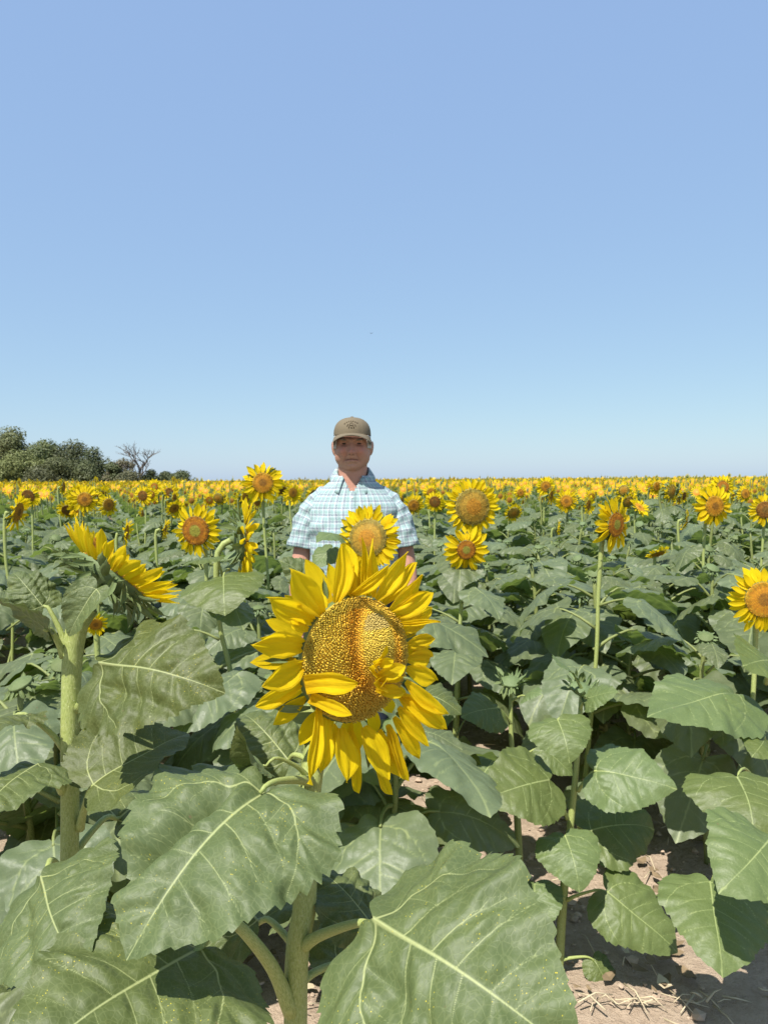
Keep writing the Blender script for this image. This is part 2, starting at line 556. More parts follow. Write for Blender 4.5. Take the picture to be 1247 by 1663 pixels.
def leaf_geo(seed, ns=44, nr=14, teeth=20, amp=0.014, droop=0.9, side=1.0, cup=0.0, wav=0.03, quilt=0.012, twist=0.0, narrow=1.0, mat='leaf', detail=True, pitch=0.0, fold=0.0, wmin=.002, crease=0.0):
    """A cordate, toothed sunflower leaf; joint at the origin, blade along +Y, upper side +Z. Returns Geo and the tip point."""
    rg = np.random.RandomState(seed)
    base = catmull(HALF, ns + 1)
    sides = []
    for sgn in (1, -1):
        p = base.copy()
        p[:, 0] *= narrow * (1 + rg.uniform(-.05, .05))
        tg = np.gradient(p, axis=0)
        nm = np.stack([tg[:, 1], -tg[:, 0]], 1)
        nm /= np.linalg.norm(nm, axis=1)[:, None] + 1e-9
        u = np.linspace(0, 1, ns + 1)
        lump = sum(rg.uniform(-1, 1) * np.sin(2 * math.pi * f * u + rg.uniform(0, 6)) for f in (2, 3, 5)) * .010
        env = np.sin(np.clip(u, 0, 1) * math.pi) ** .5
        p += nm * (lump * env)[:, None]
        saw = np.mod(u * teeth + rg.uniform(0, 1), 1.0)
        sm = rg.uniform(.5, 1.3, teeth + 2)[(u * teeth).astype(int)]
        q = p + nm * (amp * (saw - .4) * sm * env * np.where(u < .15, .3, 1))[:, None]
        p[:, 0] *= sgn
        q[:, 0] *= sgn
        sides.append((p, q))
    sm = np.concatenate([sides[0][0], sides[1][0][-2:0:-1]])
    ro = np.concatenate([sides[0][1], sides[1][1][-2:0:-1]])
    n = len(sm)
    C = np.array([0, .3])
    ts = np.linspace(0, 1, nr + 1)[1:]
    ts = ts ** .9
    pts = [C[None]]
    tt = [np.zeros(1)]
    for t in ts:
        o = sm + (ro - sm) * float(sstep(.86, 1.0, np.array(t)))
        pts.append(C + t * (o - C))
        tt.append(np.full(n, t))
    p2 = np.concatenate(pts)
    t = np.concatenate(tt)
    Fc = [(0, 1 + k, 1 + (k + 1) % n) for k in range(n)]
    for i in range(nr - 1):
        a = 1 + i * n
        b = a + n
        for k in range(n):
            k2 = (k + 1) % n
            Fc.append((a + k, b + k, b + k2, a + k2))
    x, y = p2[:, 0], p2[:, 1]
    # veins
    lines = [(np.array([(0, 0), (rg.uniform(-.01, .01), .5), (0, 1.0)]), .0085, .0022)]
    if detail:
        def w_at(yy):
            return float(np.interp(yy, base[ns // 3:, 1], base[ns // 3:, 0])) * narrow
        for s in (1, -1):
            lines.append((np.array([(0, .01), (s * .17, .06), (s * .30, .20), (s * .385, .40)]), .0065, .002))
            lines.append((np.array([(s * .07, .02), (s * .2, -.02), (s * .31, -.04)]), .004, .0015))
            for fx, fy, ex, ey in ((.19, .075, .40, .05), (.27, .155, .44, .17), (.33, .25, .445, .30)):
                lines.append((np.array([(s * fx * narrow, fy), (s * (fx * .6 + ex * .4) * narrow, fy * .7 + ey * .3 + .005), (s * ex * narrow, ey)]), .0035, .001))
            for fx, fy, ex, ey in ((.13, .05, .14, .22), (.22, .10, .235, .28)):
                lines.append((np.array([(s * fx * narrow, fy), (s * (fx + .01) * narrow, (fy + ey) / 2), (s * ex * narrow, ey)]), .003, .001))
            for k, yy in enumerate((.17, .33, .47, .62, .75, .87)):
                yy += (.035 if s > 0 else -.015) + rg.uniform(-.025, .025)
                ye = min(yy + .20 * (1 - yy * .55), .985)
                xe = w_at(ye) * (.93 if k > 1 else .70)
                lines.append((np.array([(0, yy), (s * xe * .45, yy + (ye - yy) * .35), (s * xe, ye)]), .0055 * (1 - .5 * yy), .0013))
                # tertiary twigs
                for f in (.45, .7):
                    if k < 4:
                        bx, by = s * xe * f, yy + (ye - yy) * f * .85
                        lines.append((np.array([(bx, by), (bx + s * .05, by + .015), (bx + s * .085, by + .06)]), .0025, .001))
    dmin = np.full(len(p2), 9.0)
    vein = np.zeros(len(p2))
    for ln, w0, w1 in lines:
        c = catmull(ln, 9) if len(ln) > 2 else ln
        for i in range(len(c) - 1):
            a, b = c[i], c[i + 1]
            ab = b - a
            u = np.clip(((p2 - a) @ ab) / (ab @ ab + 1e-12), 0, 1)
            d = np.linalg.norm(p2 - (a + u[:, None] * ab), axis=1)
            f = (i + u) / (len(c) - 1)
            w = w0 + (w1 - w0) * f
            dmin = np.minimum(dmin, d - w * .3)
            w = np.maximum(w, wmin)
            vein = np.maximum(vein, np.clip(1 - d / (1.9 * w), 0, 1) * (1 - .22 * f) * (1.0 if w0 > .006 else .80 if w0 > .004 else .68))
    dmin = np.clip(dmin, 0, None)
    lump = .6 + .4 * np.sin(x * 31 + rg.uniform(0, 6)) * np.sin(y * 27 + rg.uniform(0, 6)) + .3 * np.sin(x * 14 - y * 19 + rg.uniform(0, 6))
    z = quilt * .62 * lump * (1 - np.exp(-(dmin / .03) ** 2)) if detail else np.zeros(len(p2))
    ang = np.arctan2(x, y - .3)
    z = z + wav * t ** 2.2 * (np.sin(ang * 3 + rg.uniform(0, 6)) * .6 + np.sin(ang * 7 + rg.uniform(0, 6)) * .4 + .35 * np.sin(ang * 13 + rg.uniform(0, 6)))
    z = z + .018 * np.sin(x * 9 + rg.uniform(0, 6)) * np.sin(y * 7 + rg.uniform(0, 6))
    z = z + cup * np.abs(x) - fold * np.exp(-(x / .05) ** 2) * .06 - crease * np.exp(-((x - .13 - .12 * y) / .055) ** 2) * sstep(-.05, .25, y) * sstep(.95, .6, y)
    # bend sideways, then along the midrib
    if abs(side) > 1e-3:
        ph = side * x
        X = np.sin(ph) / side + z * np.sin(ph)
        Z = -(1 - np.cos(ph)) / side + z * np.cos(ph)
    else:
        X, Z = x, z
    if abs(twist) > 1e-3:
        a = twist * y
        X, Z = X * np.cos(a) - Z * np.sin(a), X * np.sin(a) + Z * np.cos(a)
    th = droop * y
    Yc = np.sin(th) / droop
    Zc = -(1 - np.cos(th)) / droop
    Y = Yc + Z * np.sin(th)
    Zf = Zc + Z * np.cos(th)
    V = np.stack([X, Y, Zf], 1)
    if pitch:
        c_, s_ = math.cos(pitch), math.sin(pitch)
        V = np.stack([V[:, 0], V[:, 1] * c_ - V[:, 2] * s_, V[:, 1] * s_ + V[:, 2] * c_], 1)
    V = V - V[np.argmin(np.hypot(x, y))] * 0
    tip = V[np.argmax(y)]
    g = Geo().add(V, Fc, mat, np.stack([x, y, vein], 1))
    return g, Vector(tip)


def leaf_with_petiole(seed, pl=.55, rise=.28, r=.017, pns=6, pn=6, **kw):
    """Blade on a curved stalk; the origin is where the stalk leaves the stem."""
    g, tip = leaf_geo(seed, **kw)
    J = Vector((0, pl, rise))
    out = Geo().join(g, Matrix.Translation(J))
    tube([(0, 0, 0), (0, pl * .4, rise * .62), (0, pl * .8, rise * 1.0), (0, pl + .03, rise + .0)], [r * 1.5, r, r * .8], pns, 'stem_far', n=pn, g=out)
    return out


# close leaves (blade only; the stalk is a child)
CLOSE = []
for s, kw in enumerate([
    dict(droop=.85, side=1.15, wav=.055, quilt=.036, twist=.1, fold=.4, crease=.14),          # big hanging leaf
    dict(droop=.9, side=1.0, wav=.05, quilt=.034, twist=-.15, crease=.04),                    # broad flat leaf
    dict(droop=.7, side=.9, wav=.05, quilt=.034, cup=.12, twist=.2),
    dict(droop=1.0, side=1.2, wav=.06, quilt=.034, twist=-.2, crease=.05),
    dict(droop=.7, side=-.9, wav=.03, quilt=.012, cup=.25),                      # cupped, folded up
    dict(droop=1.1, side=1.5, wav=.04, quilt=.016, twist=.25),
]):
    CLOSE.append(leaf_geo(100 + s, ns=210, nr=84, teeth=22, amp=.030, wmin=.0030, mat='leaf_close', **kw))
CLOSE_ME = [(g.mesh('leaf_blade'), t) for g, t in CLOSE]
YOUNG_ME = []
for s in range(5):
    rg_ = random.Random(s)
    g, t = leaf_geo(200 + s, ns=110, nr=42, teeth=16, amp=.024, wmin=.005, mat='leaf_young', droop=rg_.uniform(.5, 1.1), side=rg_.uniform(.6, 1.3), wav=.035, quilt=.014, twist=rg_.uniform(-.3, .3))
    YOUNG_ME.append((g.mesh('leaf_blade'), t))
MID_ME = []
for s in range(9):
    rg_ = random.Random(50 + s)
    MID_ME.append(leaf_with_petiole(300 + s, pl=rg_.uniform(.45, .62), rise=rg_.uniform(.18, .32), ns=60, nr=22, teeth=15, amp=.022, wmin=.010, pitch=-rg_.uniform(-.05, .45),
                                    droop=rg_.uniform(.35, 1.0), side=rg_.uniform(.4, 1.3), wav=.045, quilt=.020, twist=rg_.uniform(-.35, .35)).mesh('leaf'))


# ------------------------------------------------------------------ petals, discs, bracts
def petal_geo(seed, w=.32, bend=.5, cup=.25, twist=0.0, nx=9, ny=16, ridge=.012, tipbend=0.0, mat='petal', blunt=1.0, wob=.02, root=.30):
    """Ray petal of length 1 along +Y, face +Z; bend > 0 curls the tip back (-Z)."""
    rg = np.random.RandomState(seed)
    V, luv = [], []
    v = np.linspace(0, 1, ny)
    prof = np.interp(v, [0, .08, .25, .5, .7, .85, .95, 1], [root, max(.48, root), max(.80, root * .98), 1.0, .88, .55 * blunt, .22 * blunt, .015])
    th = bend * v + tipbend * np.clip(v - .6, 0, 1) ** 2 * 6
    dy = np.cos(th) / (ny - 1)
    dz = -np.sin(th) / (ny - 1)
    Y = np.concatenate([[0], np.cumsum((dy[1:] + dy[:-1]) / 2)])
    Z = np.concatenate([[0], np.cumsum((dz[1:] + dz[:-1]) / 2)])
    ph = rg.uniform(0, 6, 4)
    lat = np.concatenate([[0], np.cumsum(rg.uniform(-1, 1) * .03 * np.sin(v[1:] * 4 + ph[0]))]) * .3
    for i in range(ny):
        for k in range(nx):
            u = k / (nx - 1) * 2 - 1
            hw = w / 2 * prof[i]
            cx = u * hw
            cz = cup * hw * (u * u - .4) + ridge * math.cos(u * 7.5) * prof[i] + wob * math.sin(v[i] * 7 + ph[1] + u * 1.5) * abs(u) * v[i]
            a = twist * v[i]
            lx, lz = cx * math.cos(a) - cz * math.sin(a), cx * math.sin(a) + cz * math.cos(a)
            V.append((lx + lat[i], Y[i] + lz * math.sin(th[i]), Z[i] + lz * math.cos(th[i])))
            luv.append((u * .5, v[i], 0))
    Fc = [(i * nx + k, i * nx + k + 1, (i + 1) * nx + k + 1, (i + 1) * nx + k) for i in range(ny - 1) for k in range(nx - 1)]
    tip = Vector(V[(ny - 1) * nx + nx // 2])
    return Geo().add(V, Fc, mat, luv), tip


PETAL_ME = []
for s in range(8):
    rg_ = random.Random(s + 9)
    g, t = petal_geo(500 + s, w=rg_.uniform(.32, .46), bend=rg_.uniform(-.45, .55), cup=rg_.uniform(.1, .5), twist=rg_.uniform(-.5, .5), nx=5, ny=8, tipbend=rg_.uniform(-.3, .4))
    PETAL_ME.append((g.mesh('petal'), t, g))


def bract_geo(seed, w=.34, bend=-.6, nx=5, ny=9, tail=.5):
    g, t = petal_geo(seed, w=w, bend=bend, cup=.5, twist=.2, nx=nx, ny=ny, ridge=.015, mat='bract', blunt=tail)
    g.luv[0][:, 2] = np.exp(-(g.luv[0][:, 0] / .06) ** 2) * .6
    return g, t


BRACT_ME = []
for s, b in enumerate((-.5, -.9, -.1, .4, 1.0, -1.3)):
    g, t = bract_geo(600 + s, w=.30 + .03 * s, bend=b)
    BRACT_ME.append((g.mesh('bract'), t, g))


def mixc(a, b, f):
    return [x + (y - x) * f for x, y in zip(a, b)]


GOLD, ORANGE, BROWN, GREEN_, DARK = (.62, .40, .03), (.62, .24, .012), (.20, .085, .015), (.38, .38, .05), (.05, .026, .008)
OLIVE, TAN = (.33, .25, .03), (.42, .30, .05)


def disc_colour(kind, r, ang, rg):
    j = rg.uniform(0, 1)
    if kind == 'orange':
        c = mixc((.80, .42, .016), (.70, .27, .012), j)
        if r < .34:
            c = mixc((.50, .24, .015), (.26, .10, .01), j)
        if r > .80:
            c = mixc((.80, .52, .03), (.62, .26, .012), j)
    elif kind == 'gold':                                   # big ripe disc, brownish gold all over
        c = mixc((.48, .32, .04), (.70, .42, .04), j)
        if r < .45:
            c = mixc((.56, .28, .022), (.74, .34, .018), j)
        if r > .8:
            c = mixc((.34, .27, .05), (.58, .45, .07), j)
    elif kind == 'green_eye':                            # green centre, rust ring
        c = mixc((.58, .23, .012), (.42, .14, .010), j) if r < .66 else mixc((.78, .36, .014), (.60, .22, .01), j)
        if r < .40:
            c = mixc((.48, .46, .06), (.36, .36, .04), j)
        if r > .84:
            c = mixc((.22, .10, .012), ORANGE, j)
    elif kind == 'orange2':
        c = mixc((.72, .36, .014), ORANGE, j)
        if r < .38:
            c = mixc((.52, .30, .02), (.40, .16, .012), j)
    elif kind == 'never':
        c = BROWN
    else:                                                # brown
        c = mixc(BROWN, (.46, .20, .015), j)
        if r < .35:
            c = mixc((.26, .17, .02), BROWN, j)
    return c


def disc_geo(kind, n=260, dome=.22, seed=1, sides=4, h=.05, dark=(.10, .055, .012)):
    """Seed disc of radius 1, facing +Z: a dome with florets standing on it in spirals."""
    rg = random.Random(seed)
    g = Geo()
    V, Fc = [(0, 0, dome)], []
    rings, seg = 6, 24
    for i in range(1, rings + 1):
        r = i / rings
        for k in range(seg):
            a = 2 * math.pi * k / seg
            V.append((r * math.cos(a), r * math.sin(a), dome * (1 - r * r)))
    for k in range(seg):
        Fc.append((0, 1 + k, 1 + (k + 1) % seg))
    for i in range(rings - 1):
        for k in range(seg):
            a = 1 + i * seg
            k2 = (k + 1) % seg
            Fc.append((a + k, a + seg + k, a + seg + k2, a + k2))
    colr = [disc_colour(kind, min(1, math.hypot(v[0], v[1])), 0, rg) for v in V]
    colr = [mixc(c, dark, .4) for c in colr]
    g.add(V, Fc, 'floret', None, colr)
    V, Fc, C = [], [], []
    fr = 1.0 / math.sqrt(n) * 1.1
    for i in range(n):
        r = math.sqrt((i + .5) / n) * .985
        a = i * 2.399963
        x, y = r * math.cos(a), r * math.sin(a)
        z = dome * (1 - r * r)
        c = disc_colour(kind, r, a, rg)
        c = mixc(c, dark, .30 * (i % 8 in (0, 1, 2)) + .22 * (i % 13 in (0, 1, 2, 3)))
        k0 = len(V)
        hh = h * (1.3 if r > .75 else .8) * rg.uniform(.7, 1.3)
        for k in range(sides):
            b = 2 * math.pi * k / sides + a
            V.append((x + fr * .82 * math.cos(b), y + fr * .82 * math.sin(b), z - .01))
            C.append(mixc(c, dark, .38))
        V.append((x * 1.01, y * 1.01, z + hh))
        C.append(c)
        for k in range(sides):
            Fc.append((k0 + k, k0 + (k + 1) % sides, k0 + sides))
    return g.add(V, Fc, 'floret', None, C)


def cup_geo(seg=18, depth=.55, mat='bract'):
    """Green receptacle behind the disc: radius 1 at z = 0, closing to the neck at z = -depth."""
    V, Fc = [], []
    prof = [(1.0, 0.0), (1.04, -.08), (.95, -.22), (.70, -.38), (.36, -.48), (.17, -depth), (.13, -depth - .15)]
    for r, z in prof:
        for k in range(seg):
            a = 2 * math.pi * k / seg
            V.append((r * math.cos(a), r * math.sin(a), z))
    for i in range(len(prof) - 1):
        for k in range(seg):
            k2 = (k + 1) % seg
            Fc.append((i * seg + k, (i + 1) * seg + k, (i + 1) * seg + k2, i * seg + k2))
    luv = [(v[0], v[1] + v[2], 0) for v in V]
    return Geo().add(V, Fc, mat, luv)


CUP_ME = cup_geo().mesh('flower_head')
DISC_ME = {k: disc_geo(k, n=620, dome=.13 if k != 'gold' else .26, seed=i, h=.075).mesh('seed_disc') for i, k in enumerate(('gold', 'green_eye', 'orange', 'brown'))}


def petal_M(a, r, length, lean, spin=0.0, off=0.0):
    """Petal in head space: root on the rim at angle a, radius r, leaning back by lean."""
    return (Matrix.Rotation(a - math.pi / 2, 4, 'Z') @ Matrix.Translation((0, r, off)) @ Matrix.Rotation(-lean, 4, 'X')
            @ Matrix.Rotation(spin, 4, 'Y') @ Matrix.Scale(length, 4))


def ring_petals(rg, n, ratio, layers=2, lean=(-.15, .5)):
    """List of (variant, matrix) in head space with disc radius 1; ratio = outer radius / disc radius."""
    out = []
    for k in range(n):
        lay = k % layers
        a = 2 * math.pi * (k + rg.uniform(-.35, .35)) / n
        L = (ratio - .9) * rg.uniform(.82, 1.15) * (1 if lay else .95)
        out.append((rg.randrange(len(PETAL_ME)), petal_M(a, .93 + .05 * lay, L, rg.uniform(*lean) + .12 * lay, rg.uniform(-.5, .5), -.06 * lay)))
    return out


def bract_ring(rg, n, ratio):
    out = []
    for k in range(n):
        a = 2 * math.pi * (k + rg.uniform(-.3, .3)) / n
        out.append((rg.randrange(len(BRACT_ME)), petal_M(a, .9 - .25 * (k % 2), (ratio - .75) * rg.uniform(.7, 1.1), rg.uniform(.3, 1.0), rg.uniform(-.4, .4), -.16 - .12 * (k % 2))))
    return out


def joined(pieces, lib, name):
    g = Geo()
    for v, M in pieces:
        g.join(lib[v][2], M)
    return g.mesh(name)


RING_ME, BRACTS_ME = [], []
for s in range(5):
    rg_ = random.Random(70 + s)
    RING_ME.append(joined(ring_petals(rg_, 30, 1.95, 2, ((-.3, .3), (.0, .6), (-.7, -.1), (.2, .9), (-.1, .4))[s]), PETAL_ME, 'petals'))
for s in range(3):
    BRACTS_ME.append(joined(bract_ring(random.Random(90 + s), 24, 1.75), BRACT_ME, 'bracts'))


def head_dir(yaw, tilt):
    """yaw 0 faces the photographer, + turns to the photograph's right; tilt > 0 looks up. Degrees."""
    y, t = R(yaw), R(tilt)
    return Vector((math.sin(y) * math.cos(t), -math.cos(y) * math.cos(t), math.sin(t)))


def head_M(pos, nrm, r, spin=0.0):
    z = Vector(nrm).normalized()
    x = Vector((0, 0, 1)).cross(z)
    if x.length < 1e-3:
        x = Vector((1, 0, 0))
    x.normalize()
    y = z.cross(x)
    m = Matrix((x, y, z)).transposed().to_4x4()
    return Matrix.Translation(pos) @ m @ Matrix.Rotation(spin, 4, 'Z') @ Matrix.Scale(r, 4)


def add_head(root, pos, nrm, r, kind, rg, single=False, ratio=1.95, npet=30, lean=(-.1, .45), ring=None, cupdepth=1.0):
    M = head_M(pos, nrm, r, rg.uniform(0, 6.28))
    h = obj('flower_head', CUP_ME, root, M)
    obj('seed_disc', DISC_ME[kind], h, M)
    if single:
        for v, m in ring_petals(rg, npet, ratio, 2, lean):
            obj('petal', PETAL_ME[v][0], h, M @ m)
        for v, m in bract_ring(rg, 22, ratio * .92):
            obj('bract', BRACT_ME[v][0], h, M @ m)
    else:
        obj('petals', RING_ME[rg.randrange(5) if ring is None else ring], h, M @ Matrix.Scale(ratio / 1.95, 4), 'stuff')
        obj('bracts', BRACTS_ME[rg.randrange(3)], h, M, 'stuff')
    return h


# unopened bud, disc radius 1
def bud_geo(seed):
    rg = random.Random(seed)
    g = Geo().join(cup_geo(14, .6))
    V, Fc = [(0, 0, .35)], []
    for i in (1, 2, 3):
        for k in range(14):
            a = 2 * math.pi * k / 14
            r = i / 3
            V.append((r * math.cos(a), r * math.sin(a), .35 * (1 - r * r)))
    Fc += [(0, 1 + k, 1 + (k + 1) % 14) for k in range(14)]
    for i in (0, 1):
        for k in range(14):
            a = 1 + i * 14
            k2 = (k + 1) % 14
            Fc.append((a + k, a + 14 + k, a + 14 + k2, a + k2))
    g.add(V, Fc, 'bract', [(v[0], v[1], .35 * rg.random()) for v in V])
    return g


BUD_ME = bud_geo(3).mesh('flower_bud')


# ------------------------------------------------------------------ ground
def make_soil():
    rg = np.random.RandomState(5)
    g = Geo()

    def noise2(X, Y, f, seed):
        r = np.random.RandomState(seed)
        z = 0
        for _ in range(10):
            a = r.uniform(0, 6.28)
            k = f * r.uniform(.6, 1.6)
            z = z + np.sin(k * (X * math.cos(a) + Y * math.sin(a)) + r.uniform(0, 6.28))
        return z / 10
    xs = np.concatenate([[-900, -400, -150, -60, -25, -12, -7], np.arange(-4, 4.01, .045), [7, 12, 25, 60, 150, 400, 900]])
    ys = np.concatenate([[-300, -80, -20, -6, -2], np.arange(0, 8.01, .045), [10, 14, 25, 60, 120, 250, 500, 1200]])
    X, Y = np.meshgrid(xs, ys)
    m = (np.abs(X) < 4.5) & (Y > -.5) & (Y < 8.5)
    Z = np.where(m, .025 * noise2(X, Y, 6, 1) + .022 * noise2(X, Y, 22, 2) + .012 * noise2(X, Y, 55, 3), 0)
    V = np.stack([X.ravel(), Y.ravel(), Z.ravel()], 1)
    nx, ny = len(xs), len(ys)
    Fc = [(j * nx + i, j * nx + i + 1, (j + 1) * nx + i + 1, (j + 1) * nx + i) for j in range(ny - 1) for i in range(nx - 1)]
    g.add(V, Fc, 'soil')
    o = obj('soil', g.mesh('soil'), None, None, 'structure')
    return o


make_soil()


def blob(rg, r, mat, g, c):
    """Small irregular lump."""
    t = (1 + 5 ** .5) / 2
    V = np.array([(-1, t, 0), (1, t, 0), (-1, -t, 0), (1, -t, 0), (0, -1, t), (0, 1, t), (0, -1, -t), (0, 1, -t), (t, 0, -1), (t, 0, 1), (-t, 0, -1), (-t, 0, 1)], float)
    V /= np.linalg.norm(V[0])
    V *= np.array([rg.uniform(.6, 1.2) for _ in range(12)])[:, None] * r
    V[:, 2] *= .6
    Fc = [(0, 11, 5), (0, 5, 1), (0, 1, 7), (0, 7, 10), (0, 10, 11), (1, 5, 9), (5, 11, 4), (11, 10, 2), (10, 7, 6), (7, 1, 8), (3, 9, 4), (3, 4, 2), (3, 2, 6), (3, 6, 8), (3, 8, 9), (4, 9, 5), (2, 4, 11), (6, 2, 10), (8, 6, 7), (9, 8, 1)]
    g.add(V + np.array(c), Fc, mat)


g = Geo()
for _ in range(3600):
    y = rnd.uniform(.6, 6)
    x = rnd.uniform(-.75, .75) * (y + .5)
    blob(rnd, rnd.choice((.005, .007, .009, .012, .017)) * rnd.uniform(.7, 1.3), 'clod', g, (x, y, rnd.uniform(0, .015)))
obj('soil_clods', g.mesh('soil_clods', False), None, None, 'stuff')

g = Geo()
for i in range(420):
    if i < 34:
        c = P(rnd.gauss(1010, 110), rnd.gauss(1625, 34), 2.02)
        x, y = c.x, c.y
    else:
        y = rnd.uniform(.7, 5)
        x = rnd.uniform(-.6, .6) * (y + .4)
    a, L = rnd.uniform(0, 6.28), rnd.uniform(.03, .13)
    z0 = rnd.uniform(.016, .034)
    dx, dy = math.cos(a) * L, math.sin(a) * L
    tube([(x - dx / 2, y - dy / 2, z0), (x, y, z0 + rnd.uniform(-.005, .02)), (x + dx / 2, y + dy / 2, z0 + rnd.uniform(-.012, .015))], [rnd.uniform(.0015, .004), .0015], 4, 'straw', g=g)
obj('straw_litter', g.mesh('straw_litter'), None, None, 'stuff')


g = Geo()
for i in range(90):
    y = rnd.uniform(1.2, 4.5)
    x = rnd.uniform(-.55, .62) * (y + .3)
    if i < 30:
        c_ = P(rnd.uniform(930, 1240), rnd.uniform(1380, 1650), 2.1)
        x, y = c_.x, 2.0 + rnd.uniform(0, .7)
    a, L, w = rnd.uniform(0, 6.28), rnd.uniform(.012, .04), rnd.uniform(.4, .8)
    V = []
    for p, q, z in ((-1, 0, .4), (-.3, -w, .1), (.5, -w * .7, .3), (1, .1, .7), (.4, w * .8, .2), (-.4, w * .7, .5)):
        V.append((x + L * (p * math.cos(a) - q * math.sin(a)), y + L * (p * math.sin(a) + q * math.cos(a)), .022 + z * L * rnd.uniform(.3, 1)))
    V.append((x, y, .024))
    g.add(V, [(6, k, (k + 1) % 6) for k in range(6)], 'dry_leaf' if i % 5 else 'straw')
obj('leaf_litter', g.mesh('leaf_litter', False), None, None, 'stuff')

# ------------------------------------------------------------------ trees of the shelterbelt
def ground_at(px, d):
    p = P(px, 779, d)
    return Vector((p.x, p.y, 0))


def crown_geo(rg, h, w, n, leaf, ca, cb, base=.12):
    g = Geo()
    lobes = []
    for k in range(14):
        f = rg.uniform(base, .86)
        wid = w / 2 * (math.sin(math.pi * min(1, .25 + f * .72)) ** .8)
        a = rg.uniform(0, 6.28)
        rr = rg.uniform(.2, .85) * wid
        lobes.append((rr * math.cos(a), rr * math.sin(a), f * h, rg.uniform(.20, .34) * w * (1.1 - .4 * f), rg.random()))
    lobes.append((0, 0, h * .86, .2 * w, .5))
    V, Fc, C = [], [], []
    for i in range(n):
        lx, ly, lz, lr, lc = lobes[i % len(lobes)]
        d = Vector((rg.gauss(0, 1), rg.gauss(0, 1), rg.gauss(0, 1))).normalized()
        rad = lr * rg.uniform(.5, 1.22)
        c = Vector((lx, ly, lz)) + Vector((d.x * rad, d.y * rad, d.z * rad * .8))
        c.z = max(.05, c.z)
        nrm = (d + Vector((rg.gauss(0, .5), rg.gauss(0, .5), rg.gauss(.3, .5)))).normalized()
        u = nrm.orthogonal().normalized()
        u.rotate(Matrix.Rotation(rg.uniform(0, 6.28), 3, nrm))
        v = nrm.cross(u)
        s = leaf * rg.uniform(.5, 1.3)
        k0 = len(V)
        V += [c + u * s, c + v * s * .6 + nrm * s * .15, c - u * s, c - v * s * .6 - nrm * s * .1]
        cc = mixc([ca[0] * 2.0, ca[1] * 1.65, ca[2] * 1.5], [cb[0] * 1.7, cb[1] * 1.5, cb[2] * 1.4], max(0, min(1, .55 * lc + .45 * rg.random())))
        C += [cc] * 4
        Fc.append((k0, k0 + 1, k0 + 2, k0 + 3))
    return g.add(V, Fc, 'foliage', None, C)


def limb_tree(rg, h, spread, mat, depth=3, r0=None, g=None, top=None):
    """Trunk with forking limbs."""
    g = g or Geo()

    def grow(p, d, L, r, lev):
        q = p + d * L
        mid = (p + q) / 2 + Vector((rg.gauss(0, .06), rg.gauss(0, .06), rg.gauss(0, .03))) * L
        tube([p, mid, q], [r, r * .62], 5 if lev < 2 else 3, mat, n=4 if lev < 3 else 3, g=g, caps=False)
        if lev >= depth:
            return
        for k in range(rg.choice((2, 3, 3))):
            nd = (d + Vector((rg.gauss(0, spread), rg.gauss(0, spread), rg.gauss(.12, .3)))).normalized()
            grow(p + (q - p) * rg.uniform(.55, 1.0), nd, L * rg.uniform(.55, .85), r * .58, lev + 1)
    grow(Vector((0, 0, -.1)), Vector((rg.gauss(0, .08), 0, 1)).normalized(), h * .33, r0 or h * .025, 0)
    return g


PXM = lambda d: d / F
TREES = [   # px, top py, width px, depth, ca, cb, leaf size, label
    (-32, 690, 100, 112, (.05, .075, .03), (.10, .125, .05), .34, 'tall olive tree cut by the frame edge at the wood end'),
    (22, 692, 92, 110, (.05, .075, .03), (.12, .14, .055), .34, 'tallest broadleaf tree of the wood, dome topped, near the frame edge'),
    (76, 713, 78, 110, (.045, .07, .028), (.10, .13, .045), .33, 'round grey green tree just beside the tallest one'),
    (122, 717, 92, 111, (.032, .05, .022), (.07, .085, .035), .30, 'wide dark tree in the middle of the wood'),
    (153, 727, 66, 109, (.028, .045, .02), (.06, .08, .03), .30, 'very dark rounded tree at the wood step beside low scrub'),
    (40, 733, 70, 104, (.07, .10, .035), (.14, .17, .06), .30, 'pale yellow green young tree in front of the tallest tree'),
    (95, 745, 70, 104, (.05, .07, .03), (.09, .11, .045), .28, 'bushy mid green tree below the dark wide tree'),
    (5, 748, 60, 103, (.06, .095, .03), (.12, .15, .055), .28, 'light green shrubby tree at the frame edge low in the wood'),
    (140, 752, 56, 103, (.04, .06, .025), (.08, .10, .04), .27, 'small dense tree under the very dark rounded one'),
    (182, 748, 34, 106, (.04, .065, .025), (.09, .11, .045), .26, 'slim green tree between the wood and the dead tree'),
    (201, 744, 44, 107, (.075, .085, .05), (.13, .13, .08), .26, 'thin greyish half bare scrub tree beside the dead tree'),
    (246, 763, 34, 106, (.035, .06, .025), (.08, .10, .04), .25, 'low dark bush tree just past the dead tree'),
    (271, 767, 36, 107, (.035, .06, .025), (.08, .10, .04), .25, 'low rounded bush tree second from the wood end'),
    (296, 768, 46, 108, (.032, .055, .022), (.07, .09, .035), .25, 'last low rounded bush tree where the wood ends at the field'),
    (210, 768, 60, 104, (.05, .065, .035), (.09, .10, .05), .24, 'grey green thicket bush under the dead tree'),
    (66, 762, 70, 102, (.045, .06, .03), (.085, .10, .045), .24, 'dull understorey bush at the foot of the wood'),
]
